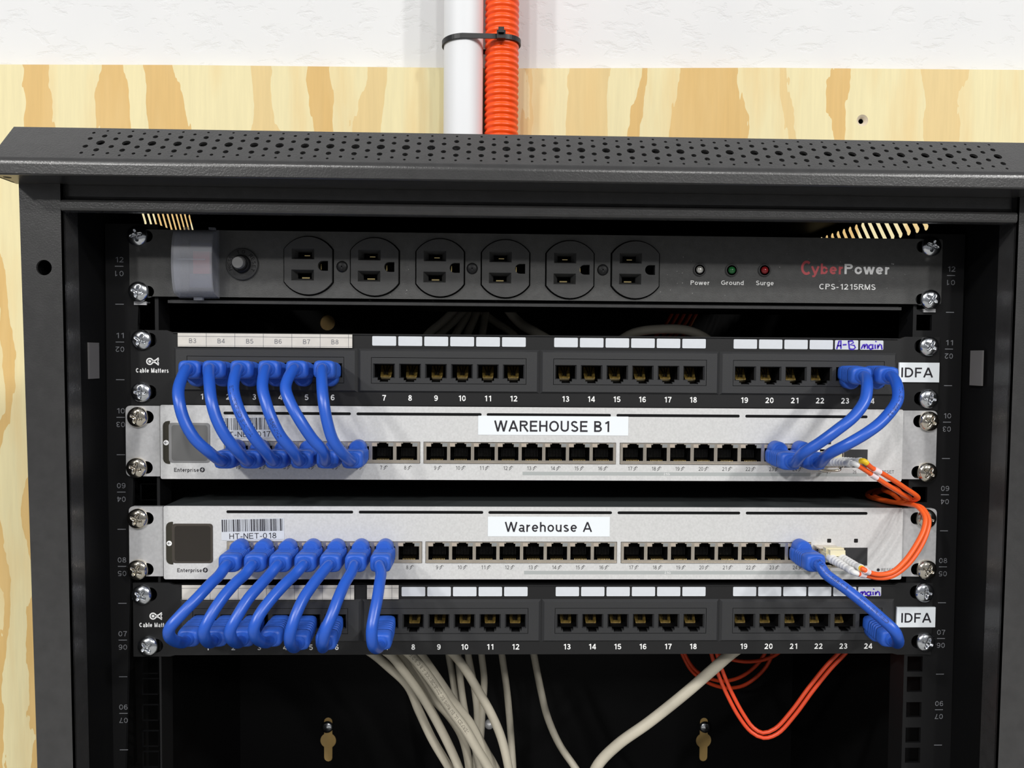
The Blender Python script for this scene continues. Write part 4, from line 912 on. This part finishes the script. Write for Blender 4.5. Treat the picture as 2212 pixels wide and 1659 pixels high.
switch('sb', -80.6, SXA - 1.4, 'silver network switch with a WAREHOUSE B1 sticker, a grey reflection painted into its screen',
       dict(barz=17.2, numz=A(1100, 1229)[1], greyz=A(1442, 1237)[1], rim='screen_rim', screen='screen_glare', slabel='square screen with a grey reflection painted in', name='WAREHOUSE B1', bold=0.012, name_px=((1033, 898), (1357, 941)), tx=1193, ty=932, th=6.5, tw=68.5,
            bar_px=((466, 901), (600, 947)), code='HT-NET-017', seed=5))
switch('sa', SZA, SXA, 'silver network switch with a Warehouse A sticker and a dark screen',
       dict(barz=A(1100, 1107)[1], numz=A(1100, 1229)[1], greyz=A(1442, 1237)[1], rim='screen_dark_rim', screen='screen_dark', slabel='dark square screen', name='Warehouse A', name_px=((1054, 1116), (1317, 1159)), tx=1185, ty=1148.5, th=5.9, tw=51.8,
            bar_px=((478, 1120), (614, 1166)), code='HT-NET-018', seed=9))

# ------------------------------------------------------------------ blue patch cables
def sect(c, r, u, hw, hh, p=4.0, n=24):
    o = []
    for i in range(n):
        t = 2 * pi * i / n; a, b = cos(t), sin(t); k = (abs(a) ** p + abs(b) ** p) ** (-1 / p); o.append(c + r * (a * k * hw) + u * (b * k * hh))
    return o
def boot(parent, base, d, up):
    """moulded strain-relief boot standing on a jack: base centre, outward direction, latch side"""
    d = d.normalized(); r = d.cross(up).normalized(); u = r.cross(d).normalized()
    mb = MB('boot'); rings = []
    prof = [(0.0, 5.5, 4.3), (0.4, 5.7, 4.5), (6.2, 5.9, 4.7)]
    for k in range(5):
        s0 = 6.8 + k * 2.3; prof += [(s0, 5.0, 4.1), (s0 + 0.7, 5.0, 4.1), (s0 + 0.85, 6.1, 5.0), (s0 + 2.1, 6.1, 5.0)]
    prof += [(19.6, 6.0, 5.1), (22.4, 5.8, 5.0), (23.4, 5.2, 4.6), (23.7, 4.3, 4.0)]
    rings = [sect(base + d * s, r, u, a, b, 4.5 if s < 23 else 3.2) for s, a, b in prof]
    mb.loft(rings)
    mb.loft([sect(base + d * s, r, u, a, a, 2.0) for s, a in ((23.2, 4.3), (24.2, 3.9), (25.4, 3.3))])
    bo = obj('boot', mb, parent)
    cap = MB('boot'); c0 = base + u * 4.3
    cap.loft([sect(c0 + d * s, r, u, a, b, 2.0) for s, a, b in ((0.5, 4.6, 4.6), (1.0, 4.9, 4.9), (7.0, 5.0, 4.9), (8.3, 4.6, 4.4), (8.9, 4.0, 3.8))])
    cap.loft([sect(c0 + d * 8.8 + u * 0.2, r, u, 2.6, 2.4, 2.0), sect(c0 + d * 9.2 + u * 0.2, r, u, 2.4, 2.2, 2.0)])
    obj('latch_cover', cap, bo)
CR = 3.05
def blue_cable(label, group, j1, up1, j2, up2, pts, tilt1=(0, 0), tilt2=(0, 0), prints=()):
    """j: (px, py, Y) of each jack mouth; pts: (px, py, Y) along the cord"""
    b1, b2 = P(*j1), P(*j2)
    root = thing('patch_cable', label, 'cable', (b2.x, b2.y, min(b1.z, b2.z)), group)
    d1 = Vector((tilt1[0], -1, tilt1[1])).normalized(); d2 = Vector((tilt2[0], -1, tilt2[1])).normalized()
    boot(root, b1, d1, up1); boot(root, b2, d2, up2)
    path = [b1 + d1 * 24.0, b1 + d1 * 28.0] + [P(*p) for p in pts] + [b2 + d2 * 28.0, b2 + d2 * 24.0]
    path = spline(path, 1.6)
    jk = obj('jacket', MB('blue').tube(path, CR, 18), root)
    for (st, s0, flip) in prints:
        m = MB('cableink'); print_on_tube(m, st, path, CR, s0, 2.0, flip, face=Vector((0, -1, 0.2))); obj('lettering', m, jk)
UPV, DNV = Vector((0, 0, 1)), Vector((0, 0, -1))
PY1, SBY, SAY, PY2 = 801.5, 982, 1195, 1344
sbx = lambda k: (514, 566.5, 619, 671.5, 724, 776)[k - 1] if k <= 6 else {23: 1672, 24: 1724}[k]
sax = lambda k: 833.5 - 51.8 * (7 - k) if k <= 7 else 1724
G1, G2 = 'blue cables from the upper patch panel to the WAREHOUSE B1 switch', 'blue cables from the lower patch panel to the Warehouse A switch'
UP = {1: [(386, 838, -45), (387, 868, -50), (398, 908, -51), (421, 948, -50), (450, 975, -46)],
      2: [(453, 836, -45), (457, 868, -50), (468, 905, -51), (487, 942, -50), (511, 972, -46)],
      3: [(504, 836, -45), (510, 868, -50), (525, 905, -52), (548, 944, -51), (571, 972, -46)],
      4: [(567, 836, -45), (574, 868, -50), (587, 905, -52), (606, 942, -51), (632, 973, -46)],
      5: [(617, 836, -45), (626, 868, -50), (648, 908, -52), (675, 948, -50), (698, 973, -46)],
      6: [(696, 836, -45), (699, 868, -50), (707, 912, -51), (719, 950, -50), (737, 976, -46)]}
PRN = {3: [('ETL VERIFIED EIA/TIA', 22, False)], 4: [('550MHZ', 40, False)]}
ORD = {1: 'first', 2: 'second', 3: 'third', 4: 'fourth', 5: 'fifth', 6: 'sixth'}
for k in range(1, 7):
    blue_cable('blue patch cable hanging from upper patch panel port %d, under its B%d label' % (k, k + 2), G1, (PORTX[k - 1], PY1, -3.8), DNV, (sbx(k), SBY, -5.8), UPV, UP[k], (0.02 if k > 1 else 0.12, 0.06), (0, 0), PRN.get(k, ()))
RT = {23: [(1873, 836, -44), (1868, 866, -49), (1845, 899, -52), (1808, 929, -53), (1771, 956, -50), (1735, 979, -45)],
      24: [(1939, 838, -44), (1938, 866, -49), (1906, 909, -54), (1871, 936, -56), (1828, 961, -54), (1790, 981, -47)]}
for k in (23, 24):
    blue_cable('blue patch cable swinging down from upper patch panel port %d, below the purple %s label' % (k, 'A-B' if k == 23 else 'main'), G1, (PORTX[k - 1] + 1, 806, -3.8), DNV, (sbx(k), 984, -5.8), UPV, RT[k],
               (-0.10, -0.05), (0.05, -0.02), [('TIA/EIA 568-B.2', 20, False)] if k == 24 else ())
LO = {1: [(476, 1240, -38), (455, 1261, -45), (424, 1294, -53), (390, 1329, -58), (367, 1356, -60), (366, 1374, -56)],
      2: [(530, 1240, -38), (508, 1260, -45), (479, 1294, -53), (456, 1329, -58), (441, 1358, -60), (442, 1376, -56)],
      3: [(584, 1240, -38), (564, 1262, -45), (536, 1294, -53), (514, 1329, -58), (498, 1358, -60), (499, 1377, -56)],
      4: [(638, 1240, -38), (617, 1260, -45), (586, 1294, -53), (562, 1326, -58), (549, 1354, -60), (551, 1374, -56)],
      5: [(697, 1236, -38), (678, 1260, -45), (655, 1294, -53), (639, 1329, -58), (628, 1362, -60), (626, 1384, -57)],
      6: [(759, 1236, -38), (745, 1260, -45), (730, 1294, -53), (717, 1329, -58), (703, 1362, -60), (698, 1386, -57)],
      7: [(823, 1238, -39), (820, 1260, -46), (815, 1294, -53), (808, 1329, -58), (803, 1362, -61), (805, 1391, -58)]}
for k in range(1, 8):
    blue_cable('blue patch cable rising from lower patch panel port %d to the Warehouse A switch' % k, G2, (sax(k), SAY, -5.8), UPV,
               ((438, 494.5, 551, 608, 664.5, 721, 834)[k - 1], PY2, -3.8), DNV, LO[k], (0, 0), (0.0, -0.06 if k < 5 else -0.16))
blue_cable('blue patch cable slanting over the label strip to lower patch panel port 24', G2, (1724, SAY, -5.8), UPV, (1883, PY2, -3.8), DNV,
           [(1782, 1238, -36), (1826, 1271, -43), (1864, 1301, -49), (1902, 1334, -55), (1930, 1360, -58), (1939, 1378, -54)], (0.05, 0), (0.0, -0.08),
           [('TIA/EIA-568-C.3', 2, False), ('ETL VERIFIED', 30, False)])

# ------------------------------------------------------------------ fibre modules and orange cables
def transceiver(px0, py0, px1, py1, lab):
    a, b = P(px0, py0, -14), P(px1, py1, -14)
    root = thing('fibre_transceiver', lab, 'transceiver', ((a.x + b.x) / 2, -5, b.z), 'fibre modules in the switches')
    W, H = 13.0, 8.2; x = (a.x + b.x) / 2; z = (a.z + b.z) / 2
    mb = MB('tin').box(x - W / 2, x + W / 2, -14, -4.6, z - H / 2, z + H / 2); obj('body', mb, root)
    mb = MB('nickel').tube(spline([(x - 6.4, -12, z + 2.6), (x - 6.8, -16, z - 1), (x - 6.4, -18, z - 4.6), (x, -18.5, z - 5.4), (x + 6.0, -18, z - 4.6), (x + 6.4, -14.5, z - 1)], 1.2), 0.7, 8)
    mb.box(x - 7.0, x - 6.0, -13.5, -9, z + 0.5, z + 3.6); mb.box(x - 4.5, x - 1.5, -19, -17.6, z - 6.4, z - 4.6)
    obj('bail_latch', mb, root)
    return x, z
def fibre(label, bx, bz, ends, cords, sleeves):
    root = thing('fibre_cable', label, 'cable', (bx, -14, bz), 'orange fibre cables')
    for i in (0, 1):
        x = bx + (-3.1, 3.1)[i]
        mb = MB('ivory').box(x - 2.6, x + 2.6, -21, -14.2, bz - 2.4, bz + 2.6)
        if i == 0: mb.box(bx - 5.2, bx + 5.4, -19.5, -15.5, bz + 2.6, bz + 5.4); mb.box(bx - 4.2, bx + 4.6, -23.0, -19, bz + 1.6, bz + 5.0)
        obj('connector', mb, root)
        s = Vector((x, -20.6, bz)); en = P(*ends[i]); d = (en - s); L_ = d.length; d.normalize()
        pr = [(2.75, 0), (2.8, 2.5)]; k5 = (L_ - 6) / 6
        for k in range(6): pr += [(2.7 - k * 0.13, 3 + k * k5), (2.3 - k * 0.11, 3.4 + k * k5), (2.3 - k * 0.11, 3.4 + k * k5 + k5 * .4), (2.65 - k * 0.13, 3.4 + k * k5 + k5 * .6)]
        pr += [(2.1, L_ - 1.5), (2.15, L_ - 0.3), (1.9, L_)]
        obj('strain_relief', MB('wboot').lathe(s, pr, 20, axis=d, up=Vector((0.1, 0.2, 1))), root, 'white ribbed strain relief')
        path = spline([s + d * (L_ - 3), s + d * (L_ + 2)] + [Vector(p[1:]) if p[0] == 'w' else P(*p) for p in cords[i]], 1.2)
        obj('jacket', MB('fibre').tube(path, 1.4, 12), root)
        acc = [0]
        for k in range(1, len(path)): acc.append(acc[-1] + (path[k] - path[k - 1]).length)
        for (m, s0, s1, r_) in sleeves[i]:
            seg = [p for p, l in zip(path, acc) if s0 <= l <= s1]
            if len(seg) > 1: obj('sleeve', MB(m).tube(seg, r_, 12), root)
x, z = transceiver(1762, 980, 1812, 1010, 'tinned fibre module under the crossing blue cables of the WAREHOUSE B1 switch')
fibre('orange fibre cable dropping from the WAREHOUSE B1 switch into the gap below', x, z + 0.3, [(1839.6, 1001.6, -37), (1860.6, 996.4, -39)],
      [[(1867, 1014, -38), (1902, 1038, -33), (1945, 1065, -23), (1966, 1078, -12), (1950, 1083, -3), ('w', 219.5, 8, -112), ('w', 220.5, 20, -111.6), ('w', 231, 32, -111), ('w', 250, 40, -110)],
       [(1882, 1010, -39), (1910, 1025, -35), (1952, 1052, -26), (1983, 1076, -17), (1960, 1080, -8), ('w', 221, 5, -108.6), ('w', 220.5, 20, -108), ('w', 231, 34, -107.4), ('w', 250, 43, -107)]],
      [[('wboot', 1, 8.5, 1.55), ('pinkwhite', 17, 23, 1.75)], [('yellow', 0, 8.5, 1.6), ('pinkwhite', 14, 19.5, 1.75)]])
x, z = transceiver(1768, 1186, 1820, 1214, 'tinned fibre module with an ivory clip in the Warehouse A switch')
fibre('orange fibre cable looping up from the Warehouse A switch past the bracket screw', x, z + 0.3, [(1841, 1234, -40), (1861, 1227.7, -42)],
      [[(1868, 1242, -40), (1895, 1248, -38), (1925, 1245, -36), (1958, 1222, -33), (1986, 1185, -30), (2002, 1150, -27), (2006, 1122, -23), (1992, 1097, -17), (1968, 1090, -10), ('w', 219, 4, -116.6), ('w', 216.5, 22, -116.6), ('w', 227, 38, -116.2), ('w', 250, 49, -115.5)],
       [(1876, 1236, -42), (1900, 1241, -40), (1928, 1235, -38), (1955, 1211, -36), (1980, 1175, -33), (1996, 1141, -29), (1998, 1116, -25), (1984, 1096, -19), (1962, 1088, -10), ('w', 216, 5, -116.6), ('w', 213, 24, -116.6), ('w', 225, 42, -116.2), ('w', 250, 54, -115.5)]],
      [[('wboot', 1, 7, 1.6), ('pinkwhite', 8, 12.5, 1.8)], [('yellow', 0, 4.5, 1.65), ('pinkwhite', 5.5, 10.5, 1.8)]])

# ------------------------------------------------------------------ loose cables inside the cabinet
def loose(name, label, group, pts, r, m, prints=(), n=12, drop=False):
    pts = [P(*p) for p in pts]
    if drop:
        q = pts[-1]; d = q - pts[-2]; u = d.normalized(); pts += [q + u * 12, Vector((q.x + u.x * 14, q.y + u.y * 14, -420)), Vector((q.x + u.x * 14, q.y + u.y * 14, Z0 + 6))]
    path = spline(pts, 3.0)
    o = obj(name, MB(m).tube(path, r, n)); tag(o, label, 'cable', group)
    for st, s0, h, flip in prints:
        t = MB('beigeink'); print_on_tube(t, st, path, r, s0, h, flip, face=Vector((0.1, -1, 0.35))); obj('lettering', t, o)
GG = 'loose grey cables under the lower patch panel'
def g(label, pts, r=3.1, prints=()): loose('network_cable', label, GG, pts, r, 'beige', prints, 12, True)
def dp(y0, y1, pts):
    n = len(pts); return [(px, py, y0 + (y1 - y0) * i / (n - 1)) for i, (px, py) in enumerate(pts)]
g('grey network cable at the outer edge of the bundle below port 7', dp(60, 95, [(760, 1385), (805, 1411.6), (840, 1441), (881, 1481), (905, 1535.5), (934, 1597), (966, 1651), (995, 1700)]))
g('grey network cable second into the bundle below port 7', dp(46, 84, [(800, 1388), (841.5, 1412.5), (872, 1449), (907, 1496), (934, 1541), (961, 1592), (988, 1651), (1005, 1700)]))
g('grey network cable third into the bundle, slipping behind the printed one', dp(56, 105, [(830, 1385), (863, 1414), (897.5, 1458), (934, 1506.6), (970, 1546), (997, 1588), (1011.5, 1642), (1016, 1700)]))
g('grey network cable with printed lettering crossing the bundle front', dp(42, 70, [(850, 1385), (888.5, 1416), (932, 1470), (968, 1525), (1005, 1575), (1031, 1619), (1053, 1655), (1075, 1700)]), 3.2, [('VERIFIED UL EU RoHS EC ZONE/DEVICE A B C S D F', 14, 2.1, True)])
g('grey network cable lying close behind the printed one, below port 8', dp(58, 96, [(880, 1382), (908.6, 1414), (945, 1465), (981, 1517), (1017, 1564), (1044, 1613), (1068, 1655), (1090, 1700)]))
g('dim grey network cable hanging at the back below port 9', dp(215, 200, [(964, 1370), (969, 1412.5), (976, 1452), (985, 1506.6), (996, 1560), (1010, 1620), (1020, 1700)]), 3.0)
g('dim grey network cable hanging at the back between ports 9 and 10', dp(205, 190, [(986, 1370), (990, 1425), (997, 1488.5), (1004, 1534), (1014, 1575), (1028, 1625), (1045, 1700)]), 3.0)
g('pale grey network cable arching in front below port 10', dp(64, 78, [(945, 1385), (979, 1412.5), (1006, 1447), (1033, 1492), (1060, 1540), (1082, 1591), (1097, 1651), (1104, 1700)]))
g('dim grey network cable hanging behind the arching one', dp(205, 195, [(1006, 1370), (1011.5, 1416), (1022, 1470), (1029.5, 1524.7), (1031, 1570), (1028, 1630), (1026, 1700)]), 3.0)
g('dim grey network cable hanging at the back just before port 11', dp(210, 190, [(1036, 1370), (1040, 1412.5), (1046, 1470), (1042, 1534), (1038.6, 1593), (1034, 1650), (1032, 1700)]), 3.0)
g('grey network cable hanging alone below port 11', dp(205, 170, [(1078, 1370), (1084, 1412.5), (1094.6, 1488.5), (1100, 1543), (1105, 1610), (1108, 1660), (1108, 1700)]), 3.0)
g('grey network cable curving alone below the gap after port 12', dp(190, 150, [(1145, 1370), (1153, 1413), (1168, 1490), (1182, 1547), (1208, 1607.5), (1242, 1657.7), (1268, 1700)]), 3.0)
g('thick pale cable sloping down from under port 18', dp(34, 60, [(1640, 1370), (1583, 1409), (1540, 1446), (1480, 1498), (1402, 1560), (1335, 1608), (1292, 1652), (1272, 1700)]), 3.7)
GO = 'orange fibre loops under the lower patch panel'
def fo(label, pts, r): loose('fibre_cable', label, GO, pts, r, 'fibrein')
big = [(1528, 1380), (1536, 1410.6), (1549, 1450.7), (1569, 1497.6), (1596, 1548), (1622.5, 1581), (1649, 1594), (1679, 1585), (1716, 1546), (1756, 1492), (1793, 1446), (1828, 1409), (1850, 1380)]
fo('orange fibre strand forming the outer edge of the big hanging loop', dp(60, 40, big), 1.35)
fo('orange fibre strand forming the inner edge of the big hanging loop', dp(60, 40, [(px + (11 if i < 4 else 10 if i < 5 else 5 if i < 6 else -1 if i < 7 else -5 if i < 8 else -8), py - (3 if i < 4 else 5 if i < 5 else 9 if i < 6 else 11 if i < 8 else 8)) for i, (px, py) in enumerate(big)]), 1.35)
fo('dim orange fibre arc starting below port 18 behind the thick pale cable', dp(200, 215, [(1470, 1380), (1480, 1414), (1499, 1444), (1529, 1464), (1565.7, 1471), (1602, 1461), (1640, 1430), (1668, 1380)]), 1.6)
fo('lowest dim orange fibre arc behind the thick pale cable', dp(205, 215, [(1462, 1380), (1474, 1414), (1494, 1449), (1522, 1471), (1555.6, 1484), (1582, 1486), (1612, 1478), (1655, 1440), (1680, 1380)]), 1.6)
fo('short orange fibre arc just under ports 18 to 20', dp(170, 170, [(1530, 1380), (1545, 1408), (1572, 1422), (1612.5, 1429), (1652.7, 1424), (1683, 1409), (1705, 1380)]), 1.6)
GT = 'cables glimpsed between the power strip and the upper patch panel'
for i, (a, b, y, lab) in enumerate(((962, 925, 120, 'outermost grey cable glimpsed above port 8'), (984, 950, 134, 'second grey cable glimpsed above port 9'), (1004, 985, 148, 'third grey cable glimpsed above port 9'),
                                    (1024, 1010, 162, 'fourth grey cable glimpsed above port 10'), (1047, 1042, 178, 'fifth grey cable glimpsed above port 11'), (1062, 1108, 194, 'grey cable slanting away above port 11'))):
    loose('network_cable', lab, GT, [(a + (a - b) * 1.2, 640, y + 8), (a, 690, y), (b, 722, y - 4), (b - (a - b), 780, y - 12)], 3.1, 'beige')
loose('network_cable', 'bright pale cable slanting above port 12', GT, [(1075, 640, 104), (1115, 690, 93), (1163, 722, 52), (1215, 752, 34)], 3.4, 'beige')
loose('network_cable', 'grey cable hump over the label above ports 15 to 18', GT, [(1330, 742, 44), (1370, 719, 38), (1430, 711, 34), (1485, 714, 36), (1530, 735, 42), (1560, 770, 52)], 3.1, 'beige')
for i, (a, b, lab) in enumerate(((1445, 1420, 'first orange fibre glimpsed above port 17'), (1458, 1436, 'second orange fibre glimpsed above port 17'), (1472, 1450, 'third orange fibre glimpsed above port 17'), (1486, 1462, 'fourth orange fibre glimpsed above port 18'), (1498, 1478, 'fifth orange fibre glimpsed above port 18'))):
    loose('fibre_cable', lab, GT, [(a + 25, 640, 108), (a, 690, 93), (b, 722, 56), (b - 30, 755, 40)], 1.2, 'fibrein')
